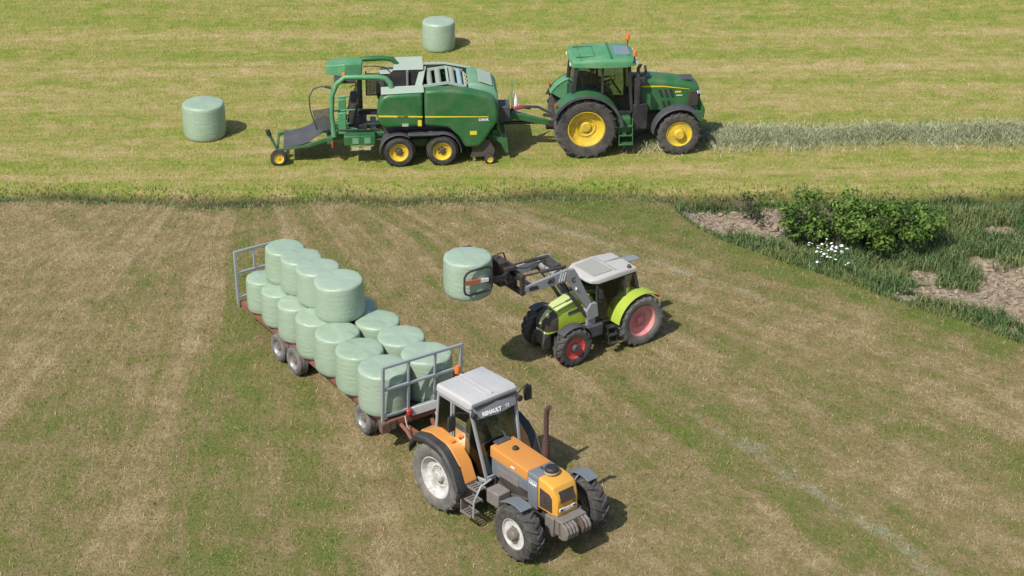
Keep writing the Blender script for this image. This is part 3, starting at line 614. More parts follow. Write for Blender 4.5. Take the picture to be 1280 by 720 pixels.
    # roof, visor
    b = MB(); b.loft([rsec(-.54, .60, 2.72, 2.84, .05, 3), rsec(-.50, .68, 2.70, 2.87, .06, 3), rsec(.60, .69, 2.70, 2.90, .06, 3), rsec(.72, .66, 2.72, 2.85, .05, 3)]); rf = b.build('roof', 're_roof', r, .015)
    b = MB(); b.box(-.48, .64, -.035, .035, 2.885, 2.91); b.box(-.48, .64, -.16, -.14, 2.885, 2.903); b.build('roof_rib', 're_roof', rf, .01)
    b = MB(); b.loft([[(.70, -.62, 2.72), (.78, -.56, 2.47), (.80, -.56, 2.47), (.74, -.62, 2.74)], [(.74, 0, 2.73), (.85, 0, 2.47), (.87, 0, 2.47), (.78, 0, 2.75)], [(.70, .62, 2.72), (.78, .56, 2.47), (.80, .56, 2.47), (.74, .62, 2.74)]]); vi = b.build('sun_visor', 're_visor', r, .008)
    b = MB(); b.box(.70, .78, -.60, .60, 2.735, 2.775); b.build('visor_seam', 'black', vi)
    lettering('RENAULT', .125, (.836, -.17, 2.565), (.075, 1, 0), (-.09, 0, .26), 'white_mark', vi, bold=.007, sx=.95)
    lettering('TZ', .10, (.842, .27, 2.565), (-.075, 1, 0), (-.09, 0, .26), 'white_mark', vi, bold=.002)
    for s in (-1, 1):
        b = MB(); b.lathe([(.0, .74), (.065, .75), (.075, .84), (.0, .845)], (0, s*.65, 2.60), 'x', 14); b.build('work_light', 'black', rf)
        b = MB(); b.tube([(.66, s*.66, 2.60), (.62, s*.95, 2.72), (.58, s*1.08, 2.72), (.57, s*1.10, 2.66)], .015, 6); b.loft([[(.54, s*1.10-.085, 2.30), (.60, s*1.10-.085, 2.30), (.60, s*1.10+.085, 2.30), (.54, s*1.10+.085, 2.30)], [(.52, s*1.10-.10, 2.48), (.60, s*1.10-.10, 2.48), (.60, s*1.10+.10, 2.48), (.52, s*1.10+.10, 2.48)], [(.54, s*1.10-.085, 2.66), (.60, s*1.10-.085, 2.66), (.60, s*1.10+.085, 2.66), (.54, s*1.10+.085, 2.66)]]); b.build('mirror', 'black', cab, .02)
    b = MB(); b.beam((-.46, .14, 2.62), (-.80, .16, 2.58), .05, .04); b.tube([(-.80, .16, 2.56), (-.80, .16, 2.74)], .025, 8); bs = b.build('beacon_stalk', 'blackgrey', rf)
    b = MB(); b.lathe([(0, 2.74), (.065, 2.74), (.07, 2.85), (.05, 2.92), (0, 2.93)], (-.80, .16, 0), 'z', 14); b.build('beacon', 'orange_lens', bs)
    b = MB(); b.lathe([(0, -.60), (.09, -.60), (.10, -.50), (0, -.48)], (0, -.60, 2.62), 'x', 14); b.build('rear_work_light', 'blackgrey', rf)
    # rear mudguards: orange top band and black outer shell
    for s in (-1, 1):
        b = MB(); ys = sorted((s*.66, s*1.00))
        b.loft([[(x, ys[0], z), (x, ys[1], z), (x+dx, ys[1], z-.05), (x+dx, ys[0], z-.05)] for x, z, dx in ((-.86, 1.52, .04), (-.66, 1.75, .03), (-.30, 1.84, .0), (.20, 1.80, -.02), (.36, 1.73, -.03), (.70, 1.44, -.05), (.90, 1.04, -.06))]); f = b.build('mudguard', 're_orange', r, .015)
        b = MB(); ys = sorted((s*.84, s*1.14))
        secs = []
        for x, z, w in ((-.95, 1.28, .75), (-.86, 1.50, .9), (-.66, 1.74, 1), (-.30, 1.84, 1), (.20, 1.80, 1), (.40, 1.71, 1), (.72, 1.43, 1), (.92, 1.02, .9), (.96, .90, .8)):
            yo = s*(.97+.27*w); secs.append([(x, s*.97, z-.03), (x, yo-s*.05, z-.02), (x, yo, z-.07), (x*.97, yo, z-.17), (x*.97, yo-s*.03, z-.17), (x*.98, s*.97, z-.09)])
        b.loft(secs); b.build('mudguard_extension', 'black', f, .008)
        b = MB(); b.poly([(.42, s*1.215, 1.66), (.74, s*1.215, 1.38), (.95, s*1.215, .96), (.88, s*1.215, .88), (.78, s*1.215, .94), (.62, s*1.215, 1.26), (.36, s*1.215, 1.52)], (0, s*.03, 0)); b.build('mud_flap', 'blackgrey', f, .02)
        b = MB(); b.box(.20, .30, s*.82-.06, s*.82+.06, 1.765, 1.815); b.build('indicator', 'orange_lens', f, .008)
        b = MB(); ys = sorted((s*.80, s*1.12)); b.arc(2.68, .67, [(.73, ys[0]), (.73, ys[1]), (.755, ys[1]), (.765, ys[0])], 68, 125, 8); b.tube([(2.68, s*.70, .8), (2.62, s*.72, 1.30), (2.62, s*.86, 1.41)], .025, 8); b.build('front_mudguard', 're_grey', r, .01)
        wheel(r, (0, s*.96, .85), .85, .46, .50, s, 're_rim', 'tyre_dusty', 18, .045, hub_mat='re_rim', dish=.16, hubr=.13, hubh=.14)
        wheel(r, (2.68, s*.94, .67), .67, .40, .36, s, 're_rim', 'tyre_mid', 16, .042, hub_mat='rustgrey', dish=.06, hubr=.14, hubh=.16)
    # steps on both sides
    for s in (-1, 1):
        b = MB()
        for k, z in enumerate((.42, .70, .98)):
            y = s*(1.02-.10*k)
            for q in range(4): b.box(.93+q*.085, .975+q*.085, y-.13, y+.13, z-.02, z+.02)
            b.box(.90, 1.28, y-.14, y-.11, z-.03, z+.03); b.box(.90, 1.28, y+.11, y+.14, z-.03, z+.03)
        b.box(.86, .90, s*.90-.22, s*.90+.22, .38, 1.02)
        st = b.build('steps', 'rustgrey', r, .006)
        b = MB(); b.tube([(1.30, s*1.10, .40), (1.30, s*1.08, .80), (1.30, s*.88, 1.12), (1.32, s*.60, 1.22)], .025, 8); b.build('handrail', 're_cab', st)
        b = MB(); b.box(1.36, 1.78, s*.60-.18, s*.60+.18, .72, 1.08); b.build('battery_box', 'rustgrey', r, .03)
    b = MB(); b.box(-.95, -.4, -.07, .07, .48, .58); b.beam((-.4, -.38, .75), (-1.1, -.40, .80), .06, .09); b.beam((-.4, .38, .75), (-1.1, .40, .80), .06, .09); b.box(-.7, -.5, -.2, .2, .5, .95); b.build('rear_hitch', 'rust', r, .01)
    return r
# ================================================================== lime green loader tractor
def make_lime_tractor():
    r = empty('farm_tractor', (2.92, 45.70, -.02), 214.4, .86)
    tag(r, 'lime green tractor with red wheel rims and a grey front loader holding up a bale', 'tractor')
    b = MB(); b.box(-.5, 1.0, -.28, .28, .55, 1.1); b.box(1.0, 2.95, -.2, .2, .55, 1.05); b.cyl((0, -.8, .84), (0, .8, .84), .15, 12); b.cyl((2.49, -.7, .62), (2.49, .7, .62), .11, 12); b.box(2.25, 2.75, -.32, .32, .48, .78)
    b.build('chassis', 'darksteel', r, .02)
    b = MB(); b.loft([rsec(1.42, .42, 1.05, 1.80, .14, 4, crown=.03), rsec(1.95, .41, 1.03, 1.76, .15, 4, crown=.03), rsec(2.5, .38, 1.02, 1.62, .15, 4, crown=.03), rsec(2.86, .34, .95, 1.45, .14, 4, crown=.02), rsec(3.02, .28, .92, 1.30, .11, 4, crown=.01), rsec(3.07, .22, .95, 1.20, .08, 4)])
    bo = b.build('bonnet', 'cl_green', r, .015)
    b = MB(); b.loft([rsec(1.46, .30, 1.80, 1.845, .02, 2), rsec(1.95, .30, 1.76, 1.805, .02, 2), rsec(2.5, .27, 1.63, 1.665, .015, 2), rsec(2.64, .24, 1.57, 1.61, .015, 2)]); b.build('bonnet_top', 'cl_pale', bo, .008)
    for s in (-1, 1):
        b = MB(); b.poly([(1.90, s*.412, 1.60), (2.35, s*.40, 1.55), (2.35, s*.40, 1.45), (1.95, s*.412, 1.48)], (0, s*.01, 0)); b.build('side_vent', 'blackgrey', bo, .004)
        b = MB(); b.box(3.0, 3.08, s*.16-.07, s*.16+.07, .93, 1.0); b.build('headlight', 'white_lens', bo, .01)
    b = MB(); b.loft([rsec(2.70, .375, 1.06, 1.575, .15, 4, crown=.03), rsec(2.86, .355, 1.04, 1.468, .145, 4, crown=.022), rsec(3.02, .298, 1.02, 1.322, .12, 4, crown=.012), rsec(3.085, .235, 1.03, 1.215, .09, 4)]); b.build('grille', 'grille', bo, .006)
    b = MB(); b.loft([[(2.52, -.10, 1.60), (2.52, .10, 1.60), (2.52, .10, 1.665), (2.52, -.10, 1.665)], [(2.86, -.09, 1.46), (2.86, .09, 1.46), (2.86, .09, 1.52), (2.86, -.09, 1.52)], [(3.02, -.055, 1.30), (3.02, .055, 1.30), (3.04, .055, 1.36), (3.04, -.055, 1.36)], [(3.10, -.04, 1.18), (3.10, .04, 1.18), (3.125, .04, 1.22), (3.125, -.04, 1.22)]]); b.build('nose_strip', 'cl_pale', bo, .012)
    b = MB(); b.box(2.95, 3.12, -.26, .26, .55, .92)
    for s in (-1, 1): b.prism([(2.9, .45), (3.16, .45), (3.2, .62), (3.12, .88), (2.9, .9)], s*.26-.04, s*.26+.04)
    b.build('front_bracket', 'darksteel', r, .015)
    # cab
    X0, X1, X0t, X1t, hw, hwt, z0, z1 = -.12, 1.42, .02, 1.42, .70, .60, 1.0, 2.36
    cb = MB()
    for s in (-1, 1):
        cb.beam((X1, s*.58, z0), (X1t, s*hwt, z1), .07, .07, (0, 1, 0)); cb.beam((X0, s*hw, 1.5), (X0t, s*hwt, z1), .08, .08, (0, 1, 0)); cb.beam((.42, s*.71, 1.45), (.44, s*.61, z1), .07, .07, (0, 1, 0))
        cb.beam((X0t, s*hwt, z1), (X1t, s*hwt, z1), .07, .10); cb.beam((X0, s*hw, 1.52), (.42, s*.71, 1.50), .06, .08); cb.beam((.42, s*.71, 1.48), (.75, s*.69, 1.02), .06, .07); cb.beam((.75, s*.69, 1.0), (X1, s*.58, 1.0), .06, .08)
    cb.beam((X0t, -hwt, z1), (X0t, hwt, z1), .07, .1); cb.beam((X1t, -hwt, z1), (X1t, hwt, z1), .07, .1); cb.beam((X0, -hw, 1.52), (X0, hw, 1.52), .08, .1)
    cb.box(-.05, 1.4, -.60, .60, .88, 1.0); cb.box(1.28, 1.44, -.42, .42, 1.0, 1.62); cb.box(-.14, -.06, -.62, .62, .95, 1.5)
    cab = cb.build('cab', 'black', r, .015)
    b = MB(); pane(b, [(X1+.01, -.55, 1.05), (X1+.01, .55, 1.05), (X1t+.01, .57, 2.30), (X1t+.01, -.57, 2.30)]); b.build('windscreen', 'glass_dark', cab)
    b = MB(); pane(b, [(X0, -.66, 1.56), (X0, .66, 1.56), (X0t, .57, 2.30), (X0t, -.57, 2.30)]); b.build('rear_window', 'glass', cab)
    for s in (-1, 1):
        b = MB(); pane(b, [(.46, s*.715, 1.46), (.78, s*.70, 1.04), (X1-.03, s*.60, 1.04), (X1t-.03, s*.61, 2.30), (.47, s*.62, 2.30)]); d = b.build('door_glass', 'glass_dark', cab)
        b = MB(); b.beam((.55, s*.705, 1.72), (1.40, s*.612, 1.72), .015, .03); b.build('door_rail', 'black', d)
        b = MB(); pane(b, [(X0+.04, s*.705, 1.55), (.40, s*.715, 1.53), (.41, s*.62, 2.30), (X0t+.04, s*.61, 2.30)]); b.build('side_window', 'glass', cab)
    seat_parts(cab, .38, 1.35); steering(cab, .92, 1.85)
    b = MB(); b.loft([rsec(-.06, .50, 2.40, 2.47, .03, 3), rsec(0, .66, 2.38, 2.52, .06, 3, crown=.01), rsec(.7, .70, 2.38, 2.56, .07, 3, crown=.02), rsec(1.45, .70, 2.36, 2.52, .07, 3, crown=.02), rsec(1.66, .58, 2.38, 2.46, .04, 3, crown=.01), rsec(1.72, .40, 2.39, 2.43, .02, 3)]); rf = b.build('roof', 'cl_roof', r, .01)
    b = MB(); b.poly([(.78, -.50, 2.572), (1.48, -.48, 2.535), (1.48, .48, 2.535), (.78, .50, 2.572)], (0, 0, .012)); b.build('roof_panel', 'cl_roofgrey', rf, .006)
    b = MB(); b.box(.68, .72, -.56, .56, 2.57, 2.592); b.box(.05, .70, -.10, -.08, 2.56, 2.59); b.build('roof_seam', 'cl_roofgrey', rf)
    b = MB(); b.lathe([(0, 2.53), (.065, 2.53), (.065, 2.60), (.03, 2.64), (0, 2.645)], (.22, .58, 0), 'z', 12); b.build('beacon', 'rust', rf)
    b = MB(); b.poly([(-.05, -.40, 2.36), (-.75, -.42, 2.30), (-.75, -.10, 2.30), (-.05, -.05, 2.36)], (0, 0, .02)); b.build('open_rear_hatch', 'hatch_glass', cab)
    b = MB(); b.tube([(1.42, -.62, 2.15), (1.50, -.95, 2.2)], .014, 6); b.box(1.47, 1.53, -1.07, -.90, 1.88, 2.18); b.build('mirror', 'black', cab, .015)
    b = MB(); b.tube([(1.40, .62, 2.15), (1.38, .70, 2.16)], .014, 6); b.box(1.33, 1.40, .64, .80, 1.88, 2.14); b.build('mirror', 'black', cab, .015)
    for s in (-1, 1):
        ys = sorted((s*.62, s*1.08)); b = MB(); b.arc(0, .84, [(.92, ys[0]), (.92, ys[1]), (.945, ys[1]), (.97, ys[1]-.04*s if s > 0 else ys[0]+.04), (.975, ys[0] if s > 0 else ys[1])][:3] + [(.96, ys[0])], 8, 128, 16)
        b.poly([(.92*math.cos(R(t)), s*.63, .84+.93*math.sin(R(t))) for t in range(8, 129, 10)] + [(-.2, s*.63, 1.2), (.6, s*.63, .95)], (0, s*.025, 0)); f = b.build('mudguard', 'cl_green', r, .015)
        b = MB(); b.box(-.64, -.58, s*.95-.10, s*.95+.10, 1.50, 1.58); b.build('tail_light', 'red_lens', f, .01)
        ys = sorted((s*.68, s*1.02)); b = MB(); b.arc(2.49, .63, [(.675, ys[0]), (.675, ys[1]), (.70, ys[1]), (.715, (ys[0]+ys[1])/2), (.70, ys[0])], 62 if s < 0 else 48, 165, 12); b.build('front_mudguard', 'blackgrey', r, .01)
        wheel(r, (0, s*.86, .835), .835, .44, .50, s, 'cl_pink', 'tyre_dusty', 20, .042, hub_mat='cl_pink', dish=.16, hubr=.13, hubh=.10)
        wheel(r, (2.49, s*.84, .63), .63, .38, .345, s, 'cl_red', 'tyre_mid', 16, .042, hub_mat='blackgrey', dish=.05, hubr=.13, hubh=.14)
        b = MB()
        for k, z in enumerate((.40, .66, .90)): b.box(.92, 1.22, s*(.98-.06*k)-.10, s*(.98-.06*k)+.10, z-.015, z+.015)
        b.beam((.92, s*1.0, .38), (.92, s*.86, 1.0), .03, .03); b.beam((1.22, s*1.0, .38), (1.22, s*.86, 1.0), .03, .03); b.build('steps', 'black', r)
        b = MB(); b.box(1.25, 1.85, s*.58-.16, s*.58+.16, .62, 1.02); b.build('fuel_tank', 'blackgrey', r, .04)
    # front loader
    b = MB()
    for s in (-1, 1):
        b.box(1.48, 1.80, s*.58-.05, s*.58+.05, .80, 1.40); b.prism([(1.42, 1.28), (1.80, 1.22), (1.88, 1.55), (1.72, 1.78), (1.48, 1.74)], s*.60-.10, s*.60+.10)
    b.box(1.52, 1.70, -.58, .58, .62, .80)
    b.build('loader_bracket', 'ld_grey', r, .02)
    lo = MB()
    for s in (-1, 1):
        y0, y1 = s*.60-.055, s*.60+.055
        lo.prism([(1.52, 1.50), (1.72, 1.42), (2.05, 1.95), (2.56, 2.78), (2.62, 2.92), (2.52, 3.10), (2.32, 3.08), (2.18, 2.85)], y0, y1)
        lo.prism([(2.45, 2.72), (4.02, 2.74), (4.14, 2.84), (4.10, 2.96), (2.56, 3.12), (2.38, 3.08)], y0+.004, y1-.004)
    lo.cyl((2.75, -.60, 2.90), (2.75, .60, 2.90), .11, 14); lo.beam((3.75, -.6, 2.84), (3.75, .6, 2.84), .10, .10)
    boom = lo.build('loader_boom', 'ld_grey', r, .015)
    for s in (-1, 1):
        ym = s*.60+s*.062
        b = MB()
        for k in range(3): b.poly([(2.62+k*.085, ym, 3.06), (2.66+k*.085, ym, 3.06), (2.74+k*.085, ym, 2.80), (2.69+k*.085, ym, 2.80)], (0, s*.003, 0))
        b.build('stripes', 'white_mark', boom)
        lettering('40', .26, (3.18, ym+s*.002, 2.90), (-s, 0, .06*s), (0, 0, 1), 'black', boom, bold=.004)
        lettering('C', .22, (2.36, ym+s*.002, 2.72), (-s*.6, 0, -.9*s*0), (0, 0, 1), 'black', boom, bold=.004)
        b = MB(); b.tube([(2.26, ym, 2.42), (2.27, ym+s*.004, 2.42)], .045, 12); b.build('reflector', 'white_mark', boom)
        b = MB(); b.prism([(3.62, 2.79), (3.92, 2.80), (3.98, 2.86), (3.90, 2.92), (3.66, 2.90)], ym-.002, ym+.004) if s > 0 else b.prism([(3.62, 2.79), (3.92, 2.80), (3.98, 2.86), (3.90, 2.92), (3.66, 2.90)], ym-.004, ym+.002); b.build('boom_slot', 'black', boom)
        b = MB(); b.cyl((1.82, s*.60, 1.35), (2.35, s*.52, 2.15), .055, 10); b.cyl((2.35, s*.52, 2.15), (2.85, s*.52, 2.80), .032, 8); b.build('lift_cylinder', 'darksteel', r)
        b = MB(); b.cyl((2.50, s*.44, 3.12), (3.35, s*.42, 3.17), .055, 10); b.cyl((3.35, s*.42, 3.17), (4.15, s*.40, 3.20), .03, 8); b.build('tilt_cylinder', 'darksteel', r)
        b = MB(); b.tube([(1.62, s*.48, 1.6), (2.1, s*.46, 2.4), (2.4, s*.45, 2.98)], .022, 6); b.build('loader_hose', 'black', r)
    b = MB(); b.box(2.55, 2.85, -.30, .30, 3.05, 3.16); b.tube([(2.7, -.15, 3.05), (2.9, -.1, 3.25), (3.6, 0, 3.2), (4.2, 0, 3.35)], .022, 6); b.build('bell_crank', 'darksteel', r, .02)
    # bale clamp
    b = MB(); b.box(4.08, 4.24, -.66, .66, 2.72, 2.84); b.box(4.08, 4.24, -.66, .66, 3.22, 3.34)
    for y in (-.60, -.2, .2, .60): b.box(4.10, 4.22, y-.05, y+.05, 2.70, 3.36)
    b.box(4.24, 4.62, -.45, .45, 3.10, 3.24); b.box(4.24, 4.62, -.45, .45, 3.50, 3.60); b.cyl((4.5, -.5, 3.32), (4.5, .5, 3.32), .07, 10); b.box(4.45, 4.75, -.30, .30, 3.0, 3.75)
    b.tube([(4.2, -.1, 3.4), (4.35, -.1, 3.85), (4.6, -.05, 3.9), (4.72, 0, 3.6)], .025, 8)
    cl = b.build('bale_clamp', 'clamp', r, .015)
    for s in (-1, 1):
        b = MB(); b.beam((4.55, s*.42, 3.42), (4.90, s*.72, 3.50), .10, .20); b.beam((4.90, s*.72, 3.50), (5.45, s*.74, 3.60), .06, .17)
        b.tube([(5.42, s*.75, 3.28), (5.36, s*.75, 3.33), (5.33, s*.75, 3.42), (5.33, s*.75, 3.90), (5.36, s*.75, 3.98), (5.44, s*.75, 4.03), (6.04, s*.735, 4.03), (6.17, s*.73, 3.98), (6.24, s*.72, 3.86), (6.25, s*.72, 3.46), (6.21, s*.72, 3.35), (6.10, s*.73, 3.28)], .034, 8, closed=True)
        for v in b.bm.verts:
            if s < 0 and v.co.x > 5.3: v.co.x -= .30; v.co.y += .03
        b.build('clamp_arm', 'black', cl)
        b = MB(); b.beam((5.45, s*.745, 3.62), (5.72, s*.745, 3.65), .055, .10); b.build('prong_sleeve', 'white', cl)
        b = MB(); b.beam((5.72, s*.745, 3.65), (6.24 if s > 0 else 5.92, s*.735, 3.70 if s > 0 else 3.67), .055, .13); b.build('prong', 'prong', cl)
    b = MB(); b.beam((-.4, -.38, .7), (-.95, -.40, .75), .06, .08); b.beam((-.4, .38, .7), (-.95, .40, .75), .06, .08); b.box(-.8, -.4, -.07, .07, .45, .55); b.build('rear_hitch', 'darksteel', r, .01)
    return r
# ================================================================== flat bale trailer
DECK = .82
def make_trailer():
    r = empty('flatbed_trailer', (-2.716, 40.976, -.015), -56.5)
    tag(r, 'long red flatbed trailer with grey end racks, carrying rows of wrapped bales', 'trailer')
    b = MB(); b.box(-6.6, 1.02, -.98, .90, DECK-.06, DECK); b.build('deck', 'wood', r, .01)
    b = MB()
    for s in (-1.01, .93): b.box(-6.65, 1.08, s-.03, s+.03, DECK-.16, DECK-.005)
    b.box(1.03, 1.10, -1.12, 1.0, DECK-.18, DECK-.005); b.box(-6.68, -6.61, -1.06, .96, DECK-.18, DECK-.005)
    for s in (-.45, .35): b.box(-6.5, 1.0, s-.06, s+.06, DECK-.30, DECK-.065)
    for k in range(9): b.box(-6.3+k*.9, -6.24+k*.9, -.97, .89, DECK-.14, DECK-.062)
    b.build('chassis', 'tr_red', r, .008)
    b = MB(); b.box(1.10, 1.13, -1.14, -.78, DECK-.24, DECK+.0); b.prism([(1.0, .55), (1.14, .55), (1.14, .80), (.9, .80)], -1.18, -.95); b.build('corner_bracket', 'rust', r, .01)
    def rack(x, top, lean, ups, name, y0=-1.10, y1=1.05):
        b = MB(); xt = x+lean
        b.beam((x, y0, DECK-.1), (xt, y0, top), .07, .07); b.beam((x, y1, DECK-.1), (xt, y1, top), .07, .07)
        for f in (0.09, .58, 1.0):
            z = DECK+(top-DECK)*f; xx = x+lean*f
            b.beam((xx, y0-.03, z), (xx, y1+.03, z), .065, .065)
        for y in ups: b.beam((x+.0, y, DECK+.0), (xt, y, top), .055, .055)
        return b.build(name, 'galv', r, .008)
    rack(1.03, 2.30, .10, (-.40, .33), 'front_rack'); rack(-6.63, 2.25, -.06, (-.55,), 'rear_rack', -1.10, .0)
    # wheels
    for x in (0, -3.56, -4.45):
        b = MB(); b.cyl((x, -.95, .40), (x, .82, .40), .06, 10); b.box(x-.25, x+.25, -.50, -.40, .42, .56); b.box(x-.25, x+.25, .30, .40, .42, .56); b.build('axle', 'rust', r, .01)
        for s, y in ((-1, -.98), (1, .85)):
            wheel(r, (x, y, .39), .39, .27, .225, s, 'steel', 'tyre_dusty', agri=False, hub_mat='rustgrey', dish=.07, hubr=.07, hubh=.06, bolts=6, lug=.012)
    # turntable, drawbar, stand
    b = MB(); b.cyl((0, -.05, .50), (0, -.05, .56), .55, 24); b.box(-.5, .7, -.5, -.42, .42, .50); b.box(-.5, .7, .32, .40, .42, .50); b.beam((.7, -.46, .46), (2.75, -.34, .55), .09, .10); b.beam((.7, .36, .46), (2.75, -.34, .55), .09, .10); b.box(.65, .75, -.5, .4, .41, .51); b.cyl((2.75, -.34, .50), (2.75, -.34, .62), .09, 12)
    b.build('drawbar', 'tr_red', r, .01)
    b = MB(); b.tube([(1.25, -.72, .72), (1.55, -.74, .70), (1.75, -.72, .52), (1.80, -.45, .50), (1.60, -.40, .55)], .05, 8); b.tube([(1.55, -.74, .70), (1.48, -.60, .42)], .04, 8); b.build('parking_stand', 'tr_red', r)
    b = MB(); b.box(1.135, 1.155, -.35, .80, DECK-.02, DECK+.20); pl = b.build('sign_board', 'white', r, .006)
    b = MB(); b.box(1.12, 1.22, -.52, -.36, DECK+.02, DECK+.22); b.build('warning_cover', 'red_lens', r, .05)
    b = MB(); b.tube([(1.14, -.55, .85), (1.3, -.6, .7), (1.4, -.55, .5), (2.0, -.5, .62), (2.7, -.4, .8)], .018, 6); b.tube([(1.14, .3, .7), (1.6, .1, .62), (2.4, -.2, .75), (2.9, -.3, .9)], .018, 6); b.build('brake_hose', 'skin_rope', r)
    for y in (-.95, .80):
        b = MB(); b.box(-6.73, -6.69, y-.10, y+.10, .66, .76); b.build('tail_light', 'red_lens', r, .01)
    return r

# ================================================================== wrapped bales
def bale_mesh(D, h, seed, name='wrapped_bale'):
    rg = random.Random(seed); bm = bmesh.new(); seg = 44; rad = D/2; rows = []
    ph = [rg.uniform(0, 6.28) for _ in range(8)]; am = [rg.uniform(.3, 1) for _ in range(8)]
    e = .075*D
    prof = [(rad*.35, .004), (rad*.75, .0), (rad*.93, .012*h), (rad*.975, .05*h)]
    for i in range(1, 10): t = i/10; prof.append((rad*(.985+.026*math.sin(PI*t**.75)), h*(.05+.85*t)))
    for i in range(5):
        t = PI/2*i/4; prof.append((rad*.985-e*.8+e*.8*math.cos(t), h*.925+.07*h*math.sin(t)))
    prof += [(rad*.75, h*1.004), (rad*.5, h*1.008), (rad*.22, h*1.006)]
    for r0, z in prof:
        row = []
        for k in range(seg):
            t = 2*PI*k/seg; w = 0
            for q in range(6): w += am[q]*(1.6 if q == 0 else 1)*math.sin((q+2)*t+ph[q]+z*3*(q % 3-1))
            rr = r0*(1+.0065*w); zz = z
            if z > h*.9 and r0 < rad*.96: zz += .006*math.sin(9*t+ph[6]+r0*8)*(r0/rad) + .008*math.sin(3*t+ph[7])
            row.append(bm.verts.new((rr*math.cos(t), rr*math.sin(t), zz)))
        rows.append(row)
    for a, b in zip(rows, rows[1:]):
        for k in range(seg): bm.faces.new((a[k], a[(k+1) % seg], b[(k+1) % seg], b[k]))
    bm.faces.new(rows[0][::-1]); bm.faces.new(rows[-1])
    bmesh.ops.recalc_face_normals(bm, faces=bm.faces)
    me = bpy.data.meshes.new(name); bm.to_mesh(me); bm.free()
    for p in me.polygons: p.use_smooth = True
    me.materials.append(M['wrap']); return me
def bale(x, y, z, D, h, label, group, tilt=(0, 0), seed=[0]):
    seed[0] += 1
    o = bpy.data.objects.new('wrapped_bale', bale_mesh(D, h, seed[0])); COL.objects.link(o)
    o.location = (x, y, z); o.rotation_euler = (R(tilt[0]), R(tilt[1]), random.uniform(0, 6.28))
    tag(o, label, 'bale', group); return o
TC, TS = math.cos(R(-56.5)), math.sin(R(-56.5))
def tw(x, y): return (-2.716 + x*TC - y*TS, 40.976 + x*TS + y*TC)
def make_bales():
    g1 = 'wrapped bales loaded on the trailer'; g2 = 'wrapped bales lying in the mown meadow'
    nearL = ['first bale of the outer bottom row, against the front rack of the trailer',
             'second bottom bale of the outer row from the front rack of the trailer',
             'third bottom bale of the outer row from the front rack, its top uncovered',
             'fourth bottom bale of the outer row, in front of the paired trailer wheels',
             'fifth bottom bale of the outer row, right above the paired trailer wheels',
             'second to last bottom bale of the outer row towards the rear rack of the trailer',
             'last bottom bale of the outer row, standing beside the rear rack of the trailer']
    farL = ['first bale of the inner bottom row, behind the far half of the front rack',
            'second bottom bale of the inner row from the front rack, round top in full view',
            'third bottom bale of the inner row, right below the front bale of the upper layer',
            'bottom bale of the inner row peeking out behind the front upper bale']
    D = [1.25-.05*i for i in range(7)]; x = .42
    for i in range(7):
        if i: x -= (D[i]+D[i-1])/2*.955
        h = 1.10-.03*i
        px, py = tw(x, -.085-.022*i-D[i]/2*.97); bale(px, py, DECK, D[i], h, nearL[i], g1)
        px, py = tw(x-.03, -.085+.0+D[i]/2*.97)
        bale(px, py, DECK, D[i], h, farL[i] if i < 4 else 'bottom bale of the inner row hidden beneath and behind the upper layer of bales', g1)
    top = [('front bale of the upper layer on the trailer, the one nearest the orange tractor', -2.72, 1.26, .97), ('second bale from the front in the upper layer on the trailer', -3.72, 1.14, .95), ('third bale from the front in the upper layer on the trailer', -4.62, 1.10, .93), ('rearmost bale of the upper layer, next to the rear rack of the trailer', -5.44, 1.04, .92)]
    for lab, x, Dd, h in top:
        px, py = tw(x, -.12 - .05*(abs(x)-2.7)); i = (0.42-x)/1.053
        bale(px, py, DECK+1.10-.03*i+.01, Dd, h, lab, g1, (random.uniform(-2, 2), random.uniform(-2, 2)))
    bale(-10.27, 60.05, 0, 1.42, 1.18, 'wrapped bale standing alone at the left in the upper meadow, left of the baler', g2)
    bale(-2.75, 69.0, 0, 1.24, 1.10, 'wrapped bale standing farthest away, beyond the green baler', g2)
    # bale held by the loader clamp
    a = R(214.4); lx, lz = 5.66, 2.97
    bale(2.92+.86*lx*math.cos(a), 45.70+.86*lx*math.sin(a), .86*lz, 1.22, .99, 'wrapped bale held up in the air by the loader clamp of the lime green tractor', 'bale in the loader')

